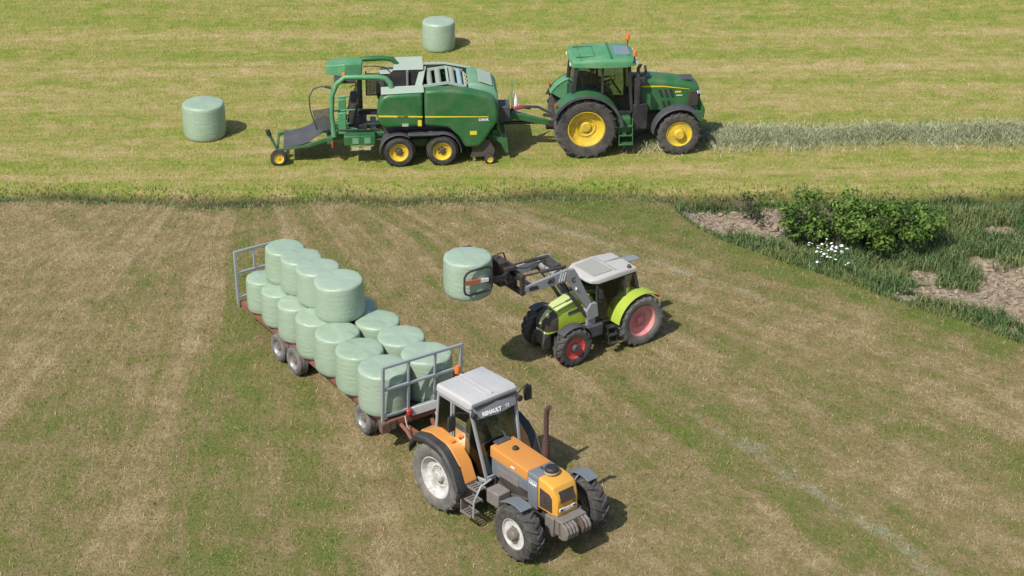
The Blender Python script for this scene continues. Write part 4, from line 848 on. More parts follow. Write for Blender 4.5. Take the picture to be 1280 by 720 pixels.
# ================================================================== drivers
M['work_clothes'] = paint('dark_work_clothes', (.035, .042, .06), .85, .1)
M['skin'] = paint('skin', (.45, .25, .17), .55, .0)
M['hair'] = paint('dark_hair', (.04, .028, .02), .7, .0)
def make_driver(vo, deg, k, seat, label, cloth):
    V, E, Rd = [], [], []
    def node(p, r, parent=None):
        V.append(p); Rd.append(r)
        if parent is not None: E.append((parent, len(V)-1))
        return len(V)-1
    pel = node((0, 0, .12), .155); sp = node((-.03, 0, .30), .145, pel); ch = node((-.02, 0, .47), .155, sp); nk = node((.0, 0, .62), .06, ch); hd0 = node((.02, 0, .70), .075, nk); hd = node((.03, 0, .79), .095, hd0); node((.02, 0, .86), .075, hd); node((.125, 0, .775), .018, hd)
    for s in (-1, 1):
        node((.02, s*.095, .78), .016, hd)
        sh = node((-.01, s*.19, .53), .075, ch); el = node((.24, s*.26, .34), .052, sh); wr = node((.53, s*.19, .43), .034, el); pa = node((.60, s*.17, .45), .036, wr)
        for q in range(4): f = node((.655, s*(.135+.022*q), .465+.004*q), .010, pa); node((.675, s*(.135+.022*q), .44), .009, f)
        t = node((.61, s*.125, .475), .011, pa); node((.645, s*.11, .46), .009, t)
        hp = node((.06, s*.10, .10), .115, pel); kn = node((.46, s*.15, .15), .075, hp); an = node((.54, s*.15, -.26), .048, kn); node((.68, s*.16, -.31), .045, an)
    me = bpy.data.meshes.new('tmp'); me.from_pydata(V, E, []); o = bpy.data.objects.new('tmp', me); COL.objects.link(o)
    sk = o.modifiers.new('skin', 'SKIN'); sv = me.skin_vertices[0].data
    for i, r in enumerate(Rd): sv[i].radius = (r, r)
    sv[0].use_root = True
    su = o.modifiers.new('sub', 'SUBSURF'); su.levels = su.render_levels = 2
    bpy.context.view_layer.update()
    m2 = bpy.data.meshes.new_from_object(o.evaluated_get(bpy.context.evaluated_depsgraph_get())); bpy.data.objects.remove(o)
    m2.materials.clear(); m2.materials.append(M[cloth]); m2.materials.append(M['skin'])
    for p in m2.polygons:
        c = p.center; p.use_smooth = True; p.material_index = 1 if (c.z > .635 or (c.x > .55 and c.z > .36)) else 0
    a = R(deg); pr = bpy.data.objects.new('person', m2); COL.objects.link(pr)
    pr.location = (vo[0]+k*(seat[0]*math.cos(a)-seat[1]*math.sin(a)), vo[1]+k*(seat[0]*math.sin(a)+seat[1]*math.cos(a)), vo[2]+k*seat[2]); pr.rotation_euler = (0, 0, a); pr.scale = (k, k, k)
    tag(pr, label, 'person')
    b = MB(); b.lathe([(.0, .915), (.05, .905), (.085, .87), (.10, .82), (.098, .79)], (.005, 0, 0), 'z', 16); b.build('hair', 'hair', pr)
# ================================================================== terrain
EX = [5.0, 5.51, 6.15, 7.42, 9.26, 10.23, 11.15, 12.13, 13.18, 13.69, 40.]
EY = [53.6, 52.49, 51.62, 50.4, 48.8, 47.88, 46.89, 46.31, 45.24, 44.74, 20.]
YD = 55.02     # line of the ditch between the two meadows
def edge_d(x, y): return (y-np.interp(x, EX, EY))*.75
def ss(x, a, b):
    t = np.clip((x-a)/(b-a), 0, 1); return t*t*(3-2*t)
_ph = RNG.uniform(0, 6.28, (24, 3)); _fr = RNG.normal(0, 1, (24, 2))
def wob(x, y, sc, k0=0, n=8):
    o = np.zeros_like(x)
    for i in range(k0, k0+n): o += np.sin((_fr[i, 0]*x+_fr[i, 1]*y)*sc+_ph[i, 0])
    return o/n
def wedge(x, y):
    d = edge_d(x, y); return np.where((x > 5.0) & (y < YD+.2), ss(d, 0.05, .5), 0.)
def soilmask(x, y):
    w = wedge(x, y)
    n = wob(x, y, 2.2)+.7*wob(x, y, 5., 8)
    def el(cx, cy, ax, ay): return 1-np.sqrt(((x-cx)/ax)**2+((y-cy)/ay)**2)
    m = np.maximum.reduce([el(14.7, 48.3, 2.3, 2.3), el(12.4, 48.3, 1.3, .7), el(6.9, 53.6, 2.4, 1.5), el(14.6, 52.9, .7, .4), el(11.8, 49.7, .45, .6), el(13.7, 50.6, .5, .4), el(9.3, 54.4, 1.0, .8), el(11.0, 47.9, .6, .3)])
    n2 = wob(x, y, 9.)+wob(x, y, 14., 8)
    return np.clip(ss(m+.45*n+.22*n2, -.05, .22), 0, 1)*w
def yd(x): return YD+.22*np.sin(x*.31+1)+.14*np.sin(x*.83)+.07*np.sin(x*2.1)
def ditch(x, y): return np.exp(-((y-yd(x))/(.40+.10*np.sin(x*1.3)))**2)
def height(x, y):
    z = .02*wob(x, y, .5, 16)
    z = z - .34*ditch(x, y)
    d = edge_d(x, y); w = wedge(x, y)
    z = z - w*(.30*ss(d, .1, 1.6)) + w*.10*wob(x, y, 1.3) + soilmask(x, y)*(.16*wob(x, y, 4.5, 8)+.09*wob(x, y, 11., 0))
    return z
def field_color(nt):
    co = ocoord(nt); sx = nt.nodes.new('ShaderNodeSeparateXYZ'); nt.links.new(co, sx.inputs[0]); X, Y = sx.outputs[0], sx.outputs[1]
    def lin(a, b): return mth(nt, 'ADD', mth(nt, 'MULTIPLY', X, a), mth(nt, 'MULTIPLY', Y, b))
    def vec(a, b):
        c = nt.nodes.new('ShaderNodeCombineXYZ'); nt.links.new(a, c.inputs[0]); nt.links.new(b, c.inputs[1]); return c.outputs[0]
    # mowing lines fan out from the far left corner of the lower meadow
    px, py = mth(nt, 'ADD', X, 9.), mth(nt, 'SUBTRACT', 61.5, Y)
    V = mth(nt, 'MULTIPLY', mth(nt, 'ARCTAN2', px, py), 30.); U = mth(nt, 'SQRT', mth(nt, 'ADD', mth(nt, 'MULTIPLY', px, px), mth(nt, 'MULTIPLY', py, py)))
    wob1 = noise(nt, co, .45, 3)
    Vw = mth(nt, 'ADD', V, mth(nt, 'MULTIPLY', mth(nt, 'SUBTRACT', wob1, .5), 2.2))
    s1 = noise(nt, vec(mth(nt, 'MULTIPLY', U, .10), V), .9, 6, .6)
    s2 = noise(nt, vec(mth(nt, 'MULTIPLY', U, .22), V), 3.4, 4, .6)
    s3 = noise(nt, vec(mth(nt, 'MULTIPLY', U, .55), mth(nt, 'MULTIPLY', V, 1.)), 8.5, 3, .6)
    p1 = noise(nt, co, .28, 5, .6); p2 = noise(nt, co, 1.3, 6, .65); fine = noise(nt, co, 9., 4, .7)
    def lane(c, w, amp):
        d = mth(nt, 'ABSOLUTE', mth(nt, 'SUBTRACT', Vw, c)); return mth(nt, 'MULTIPLY', mth(nt, 'SUBTRACT', 1., sstep(nt, d, w*.35, w)), amp)
    g = mth(nt, 'MULTIPLY', s1, .30)
    for v, k in ((s2, .20), (s3, .16), (p1, .22), (p2, .46), (fine, .34)): g = mth(nt, 'ADD', g, mth(nt, 'MULTIPLY', v, k))
    g = mth(nt, 'ADD', g, -.84 + .490)
    pale = mth(nt, 'MULTIPLY', mth(nt, 'SUBTRACT', 1., sstep(nt, X, -14., -3.)), sstep(nt, Y, 38., 50.)); g = mth(nt, 'ADD', g, mth(nt, 'MULTIPLY', pale, -.045))
    for c, w, a in ((3.0, 1.9, .085), (5.4, 1.0, .06), (9.8, 1.6, .06), (-4.0, 1.3, .04), (-1.9, .8, .03), (16.9, .8, .06), (18.5, .6, .045), (28.6, 1.9, .11), (31., 2., .10), (.7, 1.0, -.03), (-6.0, .8, -.03), (6.9, .35, -.06), (7.4, .3, -.05), (12.8, 1.0, -.035), (15.9, .6, -.045), (20.5, .6, -.03), (23.8, .8, -.03), (25.3, .5, -.04), (22.2, .5, .03), (14.3, .5, .03), (-5.2, .3, -.05), (1.9, .3, -.04), (11.2, .3, -.04), (19.4, .3, -.04), (-8., 1., -.02), (26.5, .4, .03)):
        g = mth(nt, 'ADD', g, lane(c, w, a))
    r = nt.nodes.new('ShaderNodeValToRGB'); nt.links.new(g, r.inputs[0]); e = r.color_ramp.elements
    e[0].position = .36; e[0].color = (.385, .305, .17, 1); e[1].position = .72; e[1].color = (.105, .165, .03, 1)
    for p, c in ((.43, (.305, .237, .12)), (.50, (.245, .202, .09)), (.58, (.178, .184, .056))): q = e.new(p); q.color = (*c, 1)
    low = mixc(nt, mth(nt, 'MULTIPLY', sstep(nt, noise(nt, co, .8, 5, .7, .4), .55, .75), .55), r.outputs[0], (.235, .155, .085))
    dw = mth(nt, 'ABSOLUTE', mth(nt, 'SUBTRACT', Vw, 17.75)); wh = mth(nt, 'MULTIPLY', mth(nt, 'SUBTRACT', 1., sstep(nt, dw, .08, .34)), sstep(nt, U, 22., 27.))
    dw2 = mth(nt, 'ABSOLUTE', mth(nt, 'SUBTRACT', Vw, 25.5)); wh2 = mth(nt, 'MULTIPLY', mth(nt, 'SUBTRACT', 1., sstep(nt, dw2, .1, .4)), mth(nt, 'SUBTRACT', 1., sstep(nt, U, 20., 22.)))
    wh = mth(nt, 'MULTIPLY', mth(nt, 'MAXIMUM', wh, wh2), mth(nt, 'MULTIPLY', sstep(nt, noise(nt, co, 2.2, 5, .7), .40, .66), .42))
    low = mixc(nt, wh, low, (.33, .40, .31))
    # upper meadow: stripes nearly level
    Yr = lin(-.02, 1.0)
    t1 = noise(nt, vec(mth(nt, 'MULTIPLY', X, .07), Yr), 1.1, 6, .62); t2 = noise(nt, vec(mth(nt, 'MULTIPLY', X, .25), Yr), 3.5, 5, .65)
    h = mth(nt, 'MULTIPLY', t1, .24)
    for v, k in ((t2, .36), (p2, .46), (p1, .14), (fine, .40)): h = mth(nt, 'ADD', h, mth(nt, 'MULTIPLY', v, k))
    h = mth(nt, 'ADD', h, -.80+.505)
    Yw = mth(nt, 'ADD', Yr, mth(nt, 'MULTIPLY', mth(nt, 'SUBTRACT', wob1, .5), 1.2))
    for c, w, a in ((72.5, 1.6, .05), (68.2, .9, .045), (66.6, .5, -.07), (64.3, .9, -.03), (60.3, .9, .02), (57.7, .7, .04), (56.7, .4, -.03), (56., .5, .03), (61.8, .5, .03), (62.8, .35, -.05), (70.6, .5, -.05), (58.7, .3, -.04), (65.2, .4, .04), (74.5, .8, .04), (67.4, .3, -.04)):
        d = mth(nt, 'ABSOLUTE', mth(nt, 'SUBTRACT', Yw, c)); h = mth(nt, 'ADD', h, mth(nt, 'MULTIPLY', mth(nt, 'SUBTRACT', 1., sstep(nt, d, w*.3, w)), a))
    r2 = nt.nodes.new('ShaderNodeValToRGB'); nt.links.new(h, r2.inputs[0]); e = r2.color_ramp.elements
    e[0].position = .34; e[0].color = (.50, .40, .20, 1); e[1].position = .70; e[1].color = (.165, .25, .035, 1)
    for p, c in ((.43, (.42, .345, .145)), (.50, (.345, .315, .095)), (.58, (.255, .29, .06))): q = e.new(p); q.color = (*c, 1)
    upp = mixc(nt, mth(nt, 'MULTIPLY', sstep(nt, noise(nt, co, .7, 5, .7, .5), .56, .74), .45), r2.outputs[0], (.40, .27, .13))
    yy = mth(nt, 'ADD', Y, mth(nt, 'MULTIPLY', mth(nt, 'SUBTRACT', noise(nt, co, .9, 4), .5), 1.0))
    return mixc(nt, sstep(nt, yy, YD-.15, YD+.15), low, upp), fine
def ground_material():
    m, nt, b, out = nt_new('meadow_ground'); c, fine = field_color(nt); co = ocoord(nt)
    def attr(n): a = nt.nodes.new('ShaderNodeAttribute'); a.attribute_name = n; return a.outputs['Fac']
    rough = mixc(nt, noise(nt, co, 3., 4), (.055, .075, .025), (.12, .12, .05))
    soil = mixc(nt, sstep(nt, noise(nt, co, 6., 7, .8), .38, .62), (.17, .125, .085), (.47, .385, .28))
    earth = mixc(nt, noise(nt, co, 4., 5), (.05, .042, .026), (.085, .072, .04))
    c = mixc(nt, attr('rough'), c, rough); c = mixc(nt, attr('soil'), c, soil); c = mixc(nt, attr('earth'), c, earth)
    nt.links.new(c, b.inputs['Base Color']); b.inputs['Roughness'].default_value = .95; b.inputs['Specular IOR Level'].default_value = .1
    bump(nt, b, mth(nt, 'ADD', fine, noise(nt, co, 22., 4, .75)), .06, .9)
    return m
def axis(lo, hi, step, far, n):
    core = np.arange(lo, hi+step/2, step); g = np.geomspace(step*2, far, n)
    return np.concatenate([lo-g[::-1], core, hi+g])
def make_ground():
    xs = axis(-27, 27, .20, 900, 18); ys = axis(30, 80, .20, 900, 18)
    Xg, Yg = np.meshgrid(xs, ys); Z = height(Xg, Yg); nx, ny = len(xs), len(ys)
    v = np.stack([Xg, Yg, Z], -1).reshape(-1, 3)
    i = np.arange(nx*ny).reshape(ny, nx)
    f = np.stack([i[:-1, :-1], i[:-1, 1:], i[1:, 1:], i[1:, :-1]], -1).reshape(-1, 4)
    me = np_mesh('ground', v, f, 4)
    for n, a in (('soil', soilmask(Xg, Yg)), ('rough', wedge(Xg, Yg)), ('earth', np.clip(ditch(Xg, Yg)*1.5-.35, 0, 1))):
        at = me.attributes.new(n, 'FLOAT', 'POINT'); at.data.foreach_set('value', a.reshape(-1).astype(np.float32))
    me.polygons.foreach_set('use_smooth', np.ones(len(f), bool)); me.materials.append(ground_material())
    o = bpy.data.objects.new('ground', me); COL.objects.link(o); tag(o, 'mown hay meadows with tan and green stripes and a narrow ditch between them', 'ground', kind='structure'); return o
def np_mesh(name, v, f, k):
    me = bpy.data.meshes.new(name); n = len(f)
    me.vertices.add(len(v)); me.vertices.foreach_set('co', v.astype(np.float32).reshape(-1))
    me.loops.add(n*k); me.loops.foreach_set('vertex_index', f.astype(np.int32).reshape(-1))
    me.polygons.add(n); me.polygons.foreach_set('loop_start', np.arange(0, n*k, k, dtype=np.int32)); me.polygons.foreach_set('loop_total', np.full(n, k, np.int32))
    me.update(calc_edges=True); return me
def blades(x, y, z, ln, wd, tilt, az=None, bend=0.):
    """triangles (bend=0) or two-step blades as triangles; returns verts, faces, per-vertex random"""
    n = len(x); az = RNG.uniform(0, 2*PI, n) if az is None else az
    h = np.stack([np.cos(az), np.sin(az)], -1); tw_ = RNG.uniform(0, 2*PI, n); s = np.stack([np.cos(tw_), np.sin(tw_), 0*tw_], -1)*wd[:, None]/2
    base = np.stack([x, y, z], -1)
    def pt(l, t): return base + np.concatenate([h*(l*np.sin(t))[:, None], (l*np.cos(t))[:, None]], -1)
    rnd = RNG.uniform(0, 1, n)
    if not bend:
        V = np.stack([base-s, base+s, pt(ln, tilt)], 1).reshape(-1, 3); F = np.arange(n*3).reshape(n, 3); return V, F, np.repeat(rnd, 3)
    mid = pt(ln*.55, tilt*.5); tip = mid + (pt(ln*.5, np.minimum(tilt*1.5+bend, 2.0))-base)
    V = np.stack([base-s, base+s, mid-s*.7, mid+s*.7, tip], 1).reshape(-1, 3); k = np.arange(n)[:, None]*5
    F = np.concatenate([k+np.array([0, 1, 3]), k+np.array([0, 3, 2]), k+np.array([2, 3, 4])], 1).reshape(-1, 3)
    return V, F, np.repeat(rnd, 5)
def blade_object(name, parts, mat):
    V, F, A = [], [], []; o = 0
    for v, f, a in parts: V.append(v); F.append(f+o); A.append(a); o += len(v)
    me = np_mesh(name, np.concatenate(V), np.concatenate(F), 3)
    at = me.attributes.new('rnd', 'FLOAT', 'POINT'); at.data.foreach_set('value', np.concatenate(A).astype(np.float32))
    me.materials.append(mat); ob = bpy.data.objects.new(name, me); COL.objects.link(ob); return ob
def rnd_attr(nt): a = nt.nodes.new('ShaderNodeAttribute'); a.attribute_name = 'rnd'; return a.outputs['Fac']
def ramp_material(name, stops, patch=None, trans=.0):
    m, nt, b, out = nt_new(name); r = nt.nodes.new('ShaderNodeValToRGB'); nt.links.new(rnd_attr(nt), r.inputs[0]); e = r.color_ramp.elements
    e[0].position = stops[0][0]; e[0].color = (*stops[0][1], 1); e[1].position = stops[-1][0]; e[1].color = (*stops[-1][1], 1)
    for p, c in stops[1:-1]: q = e.new(p); q.color = (*c, 1)
    c = r.outputs[0]
    if patch: c = mixc(nt, mth(nt, 'MULTIPLY', sstep(nt, noise(nt, ocoord(nt), patch[0], 3), .45, .62), patch[1]), c, patch[2])
    nt.links.new(c, b.inputs['Base Color']); b.inputs['Roughness'].default_value = .6; b.inputs['Specular IOR Level'].default_value = .25
    if trans:
        t = N(nt, 'ShaderNodeBsdfTranslucent'); nt.links.new(c, t.inputs[0]); x = nt.nodes.new('ShaderNodeMixShader'); x.inputs[0].default_value = trans
        nt.links.new(b.outputs[0], x.inputs[1]); nt.links.new(t.outputs[0], x.inputs[2]); nt.links.new(x.outputs[0], out.inputs[0])
    return m
def make_grass():
    # stubble of the mown meadows
    m, nt, b, out = nt_new('mown_grass'); c, _ = field_color(nt); rv = rnd_attr(nt)
    k = nt.nodes.new('ShaderNodeMapRange'); nt.links.new(rv, k.inputs[0]); k.inputs[3].default_value = .60; k.inputs[4].default_value = 1.50
    vm = nt.nodes.new('ShaderNodeVectorMath'); vm.operation = 'SCALE'; nt.links.new(c, vm.inputs[0]); nt.links.new(k.outputs[0], vm.inputs['Scale'])
    c2 = mixc(nt, mth(nt, 'MULTIPLY', mth(nt, 'GREATER_THAN', rv, .86), .5), vm.outputs[0], (.46, .38, .21)); c2 = mixc(nt, mth(nt, 'MULTIPLY', mth(nt, 'LESS_THAN', rv, .18), .5), c2, (.12, .17, .035))
    nt.links.new(c2, b.inputs['Base Color']); b.inputs['Roughness'].default_value = .7; b.inputs['Specular IOR Level'].default_value = .2
    n = 690000
    y = 30+49*RNG.power(1.15, n); x = RNG.uniform(-1, 1, n)*(y*.31+3.5)
    keep = (wedge(x, y) < .5) & (ditch(x, y) < .35)
    x, y = x[keep], y[keep]; n = len(x); z = height(x, y)-.008
    up = y > YD
    P = blades(x, y, z, np.where(up, RNG.uniform(.05, .13, n), RNG.uniform(.05, .14, n)), RNG.uniform(.012, .026, n), RNG.uniform(.45, 1.5, n))
    o = blade_object('mown_grass', [P], m); tag(o, 'short mown grass stubble over both meadows', 'grass', kind='stuff')
    # rough grass along the ditch and on the bank
    n = 17000; x = RNG.uniform(-20, 21, n); y = yd(x)+RNG.normal(-.10, .40, n); k = ~((np.abs(y-yd(x)) < .12) & (RNG.uniform(0, 1, n) < .6)); x, y = x[k], y[k]; n = len(x)
    A = blades(x, y, height(x, y)-.01, RNG.uniform(.08, .22, n), RNG.uniform(.014, .028, n), RNG.uniform(.2, 1.1, n), bend=.35)
    n = 120000; x = RNG.uniform(5., 22, n); y = RNG.uniform(40, 55.2, n); d = edge_d(x, y)
    p = wob(x, y, 1.4)+.6*wob(x, y, 3.2, 8)
    k = (d > .0) & (soilmask(x, y) < np.where(RNG.uniform(0, 1, n) < .12, .9, .45)); x, y, d, p = x[k], y[k], d[k], p[k]; n = len(x)
    ln = np.where(d < .6, RNG.uniform(.12, .26, n), RNG.uniform(.20, .50, n))*(1+.55*p)
    B = blades(x, y, height(x, y)-.02, ln, RNG.uniform(.016, .034, n), RNG.uniform(.05, .9, n), bend=.35)
    mt = ramp_material('bank_grass', [(0, (.040, .092, .026)), (.5, (.085, .155, .048)), (.85, (.16, .215, .085)), (1, (.30, .28, .14))], (.55, .5, (.21, .225, .08)))
    o = blade_object('rough_grass', [A, B], mt); tag(o, 'tall dark green uncut grass on the bank and along the ditch', 'grass', kind='stuff')
def make_windrow():
    xs = np.arange(3.6, 22, .10); v = np.linspace(-1, 1, 15); Xg, Vg = np.meshgrid(xs, v)
    wd = .54+.10*np.sin(Xg*.9)+.10*np.sin(Xg*2.7+1); cy = 59.62+(Xg-5.5)*.045+.06*np.sin(Xg*1.1)+.04*np.sin(Xg*3.1)
    Yg = cy+Vg*wd; hh = (.14+.05*np.sin(Xg*1.7)+.05*np.sin(Xg*4.1+.6))
    Zg = hh*np.clip(1-np.abs(Vg)**2.2, 0, 1)*(1+.25*wob(Xg, Yg, 3., 4)) + .07*wob(Xg, Yg, 5., 8) + .04*wob(Xg, Yg, 9., 0) - .02
    Zg[0] = -.03; Zg[-1] = -.03
    nx, ny = len(xs), len(v); V0 = np.stack([Xg, Yg, Zg], -1).reshape(-1, 3); i = np.arange(nx*ny).reshape(ny, nx)
    F0 = np.concatenate([np.stack([i[:-1, :-1], i[:-1, 1:], i[1:, 1:]], -1).reshape(-1, 3), np.stack([i[:-1, :-1], i[1:, 1:], i[1:, :-1]], -1).reshape(-1, 3)])
    n = 52000; ix = RNG.integers(0, nx, n); iy = RNG.integers(0, ny, n); b0 = V0[i[iy, ix]] + np.stack([RNG.normal(0, .06, n), RNG.normal(0, .06, n), RNG.uniform(-.03, .04, n)], -1)
    b0[:, 1] += RNG.normal(0, .34, n)*(np.abs(v[iy]) > .75); b0[:, 2] = np.maximum(b0[:, 2], 0)
    P = blades(b0[:, 0], b0[:, 1], b0[:, 2], RNG.uniform(.18, .5, n), RNG.uniform(.010, .022, n), RNG.uniform(1.15, 1.75, n), bend=.25)
    mt = ramp_material('cut_hay', [(0, (.12, .15, .065)), (.3, (.26, .295, .145)), (.75, (.42, .435, .26)), (1, (.62, .57, .37))])
    o = blade_object('hay_windrow', [(V0, F0, RNG.uniform(.1, .6, len(V0))), P], mt)
    tag(o, 'long raked swath of grey green cut hay running right from the green tractor', 'hay swath')
# ================================================================== bank plants
def leaves(centers, rads, per, size, flat=.75):
    V = []; k = len(centers); idx = np.repeat(np.arange(k), per); n = len(idx)
    d = RNG.normal(0, 1, (n, 3)); d /= np.linalg.norm(d, axis=1)[:, None]; rr = rads[idx]*RNG.uniform(.25, 1, n)**.5
    c = centers[idx]+d*rr[:, None]*np.array([1, 1, flat]); s = RNG.uniform(.6, 1.15, n)*size
    nrm = d+RNG.normal(0, .55, (n, 3))+np.array([0, 0, .5]); nrm /= np.linalg.norm(nrm, axis=1)[:, None]
    t = np.cross(nrm, RNG.normal(0, 1, (n, 3))); t /= np.linalg.norm(t, axis=1)[:, None]; b = np.cross(nrm, t)
    q = [c-t*s[:, None]*.55, c+b*s[:, None]*.30+nrm*s[:, None]*.05, c+t*s[:, None]*.6-nrm*s[:, None]*.08, c-b*s[:, None]*.30+nrm*s[:, None]*.05]
    V = np.stack(q, 1).reshape(-1, 3); m = np.arange(n)[:, None]*4
    F = np.concatenate([m+np.array([0, 1, 3]), m+np.array([1, 2, 3])], 1).reshape(-1, 3)
    return V, F, np.repeat(np.clip(RNG.normal(.5, .22, n)+.12*RNG.normal(0, 1, k)[idx], 0, 1), 4)
def make_tree():
    bx, by = 9.75, 51.75; z0 = float(height(np.array([bx]), np.array([by]))[0])-.05
    r = empty('tree', (bx, by, z0)); tag(r, 'wide low tree with dense bright green leaves spreading over the grassy bank', 'tree')
    mb = MB(); mb.tube([(0, 0, 0), (-.06, .05, .5), (-.18, .1, .9), (-.36, .15, 1.25), (-.55, .2, 1.55)], .1, 9, rs=[.11, .09, .08, .06, .03])
    for e, s in (((1.0, -.2, 1.2), (-.06, .05, .55)), ((1.8, -.5, 1.25), (.45, -.08, 1.05)), ((-1.2, -.3, 1.2), (-.22, .1, 1.0)), ((.3, .5, 1.6), (-.22, .1, 1.0)), ((1.3, .3, 1.5), (.45, -.08, 1.05))):
        m_ = tuple((a+b_)/2+random.uniform(-.1, .1) for a, b_ in zip(e, s)); mb.tube([s, m_, e], .04, 7, rs=[.07, .05, .02])
    mb.build('trunk', paint('bark', (.075, .055, .04), .9, .3, (.14, .12, .09)), r)
    cs, rd = [], []
    for _ in range(95):
        t = random.random(); a = random.uniform(0, 6.28); q = random.random()**.5
        cs.append((1.30+1.55*q*math.cos(a), -.30+.95*q*math.sin(a), 1.02+.62*random.uniform(-.95, 1)*(1-.5*q))); rd.append(random.uniform(.20, .40))
    for _ in range(42): cs.append((random.uniform(-2.2, .5), random.uniform(-.5, .7), random.uniform(.7, 1.75))); rd.append(random.uniform(.16, .32))
    for c in ((1.0, -.2, 1.5), (1.8, -.5, 1.55), (-1.2, -.3, 1.5), (.3, .5, 1.6), (1.3, .3, 1.5), (-.55, .2, 1.55)): cs.append(c); rd.append(.34)
    P = leaves(np.array(cs), np.array(rd), 60, .125)
    mt = ramp_material('tree_leaves', [(0, (.035, .070, .016)), (.4, (.085, .16, .028)), (.75, (.155, .25, .042)), (1, (.25, .33, .09))], None, .25)
    o = blade_object('crown', [P], mt); o.parent = r
    # dark shrubs under it; shade below the crown put into leaf colour
    for (sx, sy, w, hgt, n, lab) in ((8.85, 52.2, 1.1, 1.0, 26, 'dark low shrub at the left foot of the low bright tree'), (7.3, 53.6, .8, .6, 9, 'small sparse shrub on the bare sandy bank left of the tree'), (10.7, 52.3, .8, .6, 14, 'dark leafy shrub in the shade below the bright tree crown')):
        z0 = float(height(np.array([sx]), np.array([sy]))[0])-.05; q = empty('shrub', (sx, sy, z0)); tag(q, lab, 'shrub', 'shrubs on the bank')
        cs = [(random.gauss(0, w*.5), random.gauss(0, w*.35), random.uniform(.12, hgt)) for _ in range(n)]
        P = leaves(np.array(cs), np.array([random.uniform(.18, .32) for _ in range(n)]), 55, .085)
        if 'm' not in shrub_m: shrub_m['m'] = ramp_material('shrub_leaves', [(0, (.016, .028, .010)), (.5, (.030, .052, .016)), (1, (.085, .10, .035))])
        o = blade_object('foliage', [P], shrub_m['m']); o.parent = q
        mb = MB()
        for c in cs[:7]: mb.tube([(0, 0, 0), (c[0]*.4, c[1]*.4, c[2]*.6), c], .02, 5, rs=[.025, .018, .008])
        mb.build('stem', 'rust', q)
shrub_m = {}
def make_flowers():
    cx, cy = 9.18, 50.15; z0 = float(height(np.array([cx]), np.array([cy]))[0]); r = empty('flowering_plant', (cx, cy, z0)); tag(r, 'clump of small white flowers in the tall grass below the tree', 'flowers')
    pts = [(random.gauss(0, .34), random.gauss(0, .34), random.uniform(.36, .58)) for _ in range(46)]
    mb = MB()
    for p in pts: mb.tube([(p[0]*.7, p[1]*.7, 0), p], .006, 4)
    mb.build('stem', paint('flower_stem', (.05, .10, .03), .7, .1), r)
    mb = MB()
    mb.lathe([(.0, .020), (.014, .018), (.034, .012), (.044, .0), (.02, -.006), (.0, -.008)], (0, 0, 0), 'z', 9)
    f0 = mb.build('flower', paint('white_petals', (.80, .80, .78), .6, .02), r)
    for i, p in enumerate(pts):
        f = f0 if i == 0 else f0.copy()
        if i: COL.objects.link(f); f.parent = r
        f.location = p; f.rotation_euler = (random.uniform(-.7, .4), random.uniform(-.5, .5), 0); s = random.uniform(.75, 1.15); f.scale = (s, s, s)
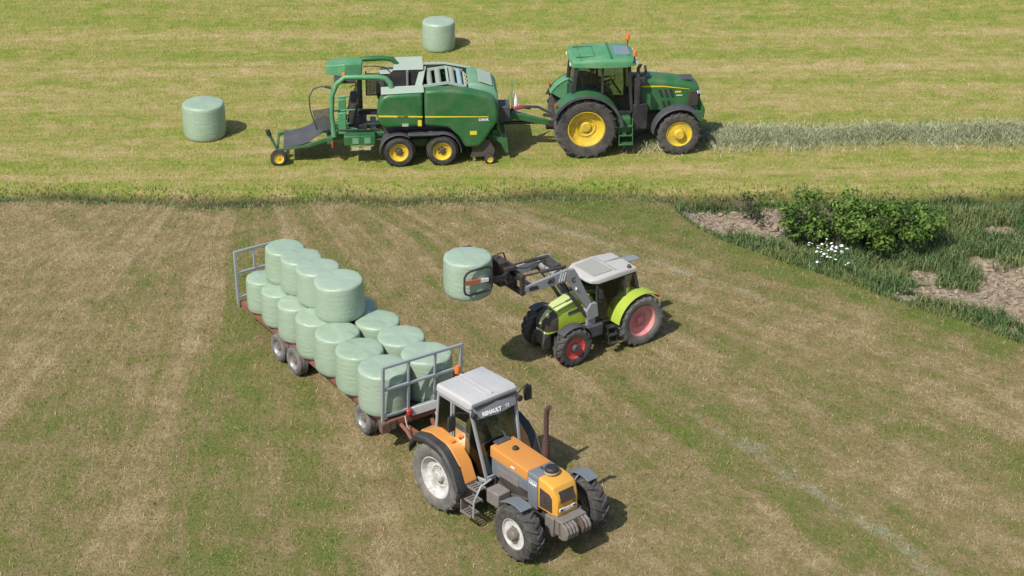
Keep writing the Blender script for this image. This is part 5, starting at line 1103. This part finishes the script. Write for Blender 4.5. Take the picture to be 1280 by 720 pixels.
def make_stones():
    n = 900; x = RNG.uniform(5.5, 17, n*8); y = RNG.uniform(44.5, 54.8, n*8); k = soilmask(x, y) > .3; x, y = x[k][:n], y[k][:n]; z = height(x, y)
    bm = bmesh.new()
    for px, py, pz in zip(x, y, z):
        s = random.uniform(.02, .07)*(1 if random.random() < .93 else 2.); g = bmesh.ops.create_icosphere(bm, subdivisions=1, radius=s)['verts']; q = Euler((random.random()*6, random.random()*6, random.random()*6)).to_matrix()
        sc = Vector((random.uniform(.7, 1.3), random.uniform(.7, 1.3), random.uniform(.5, .9)))
        for v in g: v.co = q @ (v.co*random.uniform(.8, 1.15)*1.0); v.co = Vector((v.co.x*sc.x+px, v.co.y*sc.y+py, v.co.z*sc.z+pz+s*.15))
    me = bpy.data.meshes.new('stones'); bm.to_mesh(me); bm.free(); me.materials.append(paint('pale_stone', (.36, .29, .21), .9, .6, (.20, .145, .10), 0, 5)); o = bpy.data.objects.new('stones', me); COL.objects.link(o)
    tag(o, 'pale stones and clods scattered on the bare soil of the bank', 'stones', kind='stuff')
# ================================================================== assemble
make_ground(); make_grass(); make_windrow(); make_tree(); make_flowers(); make_stones()
make_green_tractor(); make_baler(); make_orange_tractor(); make_lime_tractor(); make_trailer(); make_bales()
make_driver((2.31, 59.23, -.025), 4.5, 1., (.27, 0, 1.88), 'person in dark clothes seated at the wheel in the dark green tractor cab', 'work_clothes')
make_driver((2.92, 45.70, -.02), 214.4, .86, (.40, 0, 1.48), 'person in dark clothes seated at the wheel in the lime green tractor cab', 'work_clothes')
# camera: drone about 24 m up, looking down 26 degrees
cam = bpy.data.cameras.new('camera'); co = bpy.data.objects.new('camera', cam); COL.objects.link(co)
co.location = (0, 0, 23.6); co.rotation_euler = (R(90-26), 0, 0); cam.sensor_width = 36; cam.lens = 2400/1280*36; cam.clip_end = 3000; cam.clip_start = .5
SC.camera = co
# daylight
EL = R(50); AX, AY = -.64, -.77
w = bpy.data.worlds.new('World'); SC.world = w; w.use_nodes = True; nt = w.node_tree
bg = nt.nodes['Background']; sky = nt.nodes.new('ShaderNodeTexSky'); sky.sky_type = 'NISHITA'; sky.sun_disc = False; sky.sun_elevation = EL; sky.sun_rotation = math.atan2(AX, AY) % (2*PI); sky.air_density = 1.0; sky.dust_density = 1.5
nt.links.new(sky.outputs[0], bg.inputs[0]); bg.inputs[1].default_value = .10
sun = bpy.data.lights.new('sun', 'SUN'); sun.energy = 3.6; sun.angle = R(.5); sun.color = (1, .955, .88); so = bpy.data.objects.new('sun', sun); COL.objects.link(so)
so.location = (-30, 0, 60); so.rotation_euler = Vector((-AX*math.cos(EL), -AY*math.cos(EL), -math.sin(EL))).to_track_quat('-Z', 'Y').to_euler()
SC.view_settings.view_transform = 'Standard'; SC.view_settings.look = 'None'; SC.view_settings.exposure = .42; SC.view_settings.gamma = 1
SC.cycles.max_bounces = 6; SC.cycles.transparent_max_bounces = 12
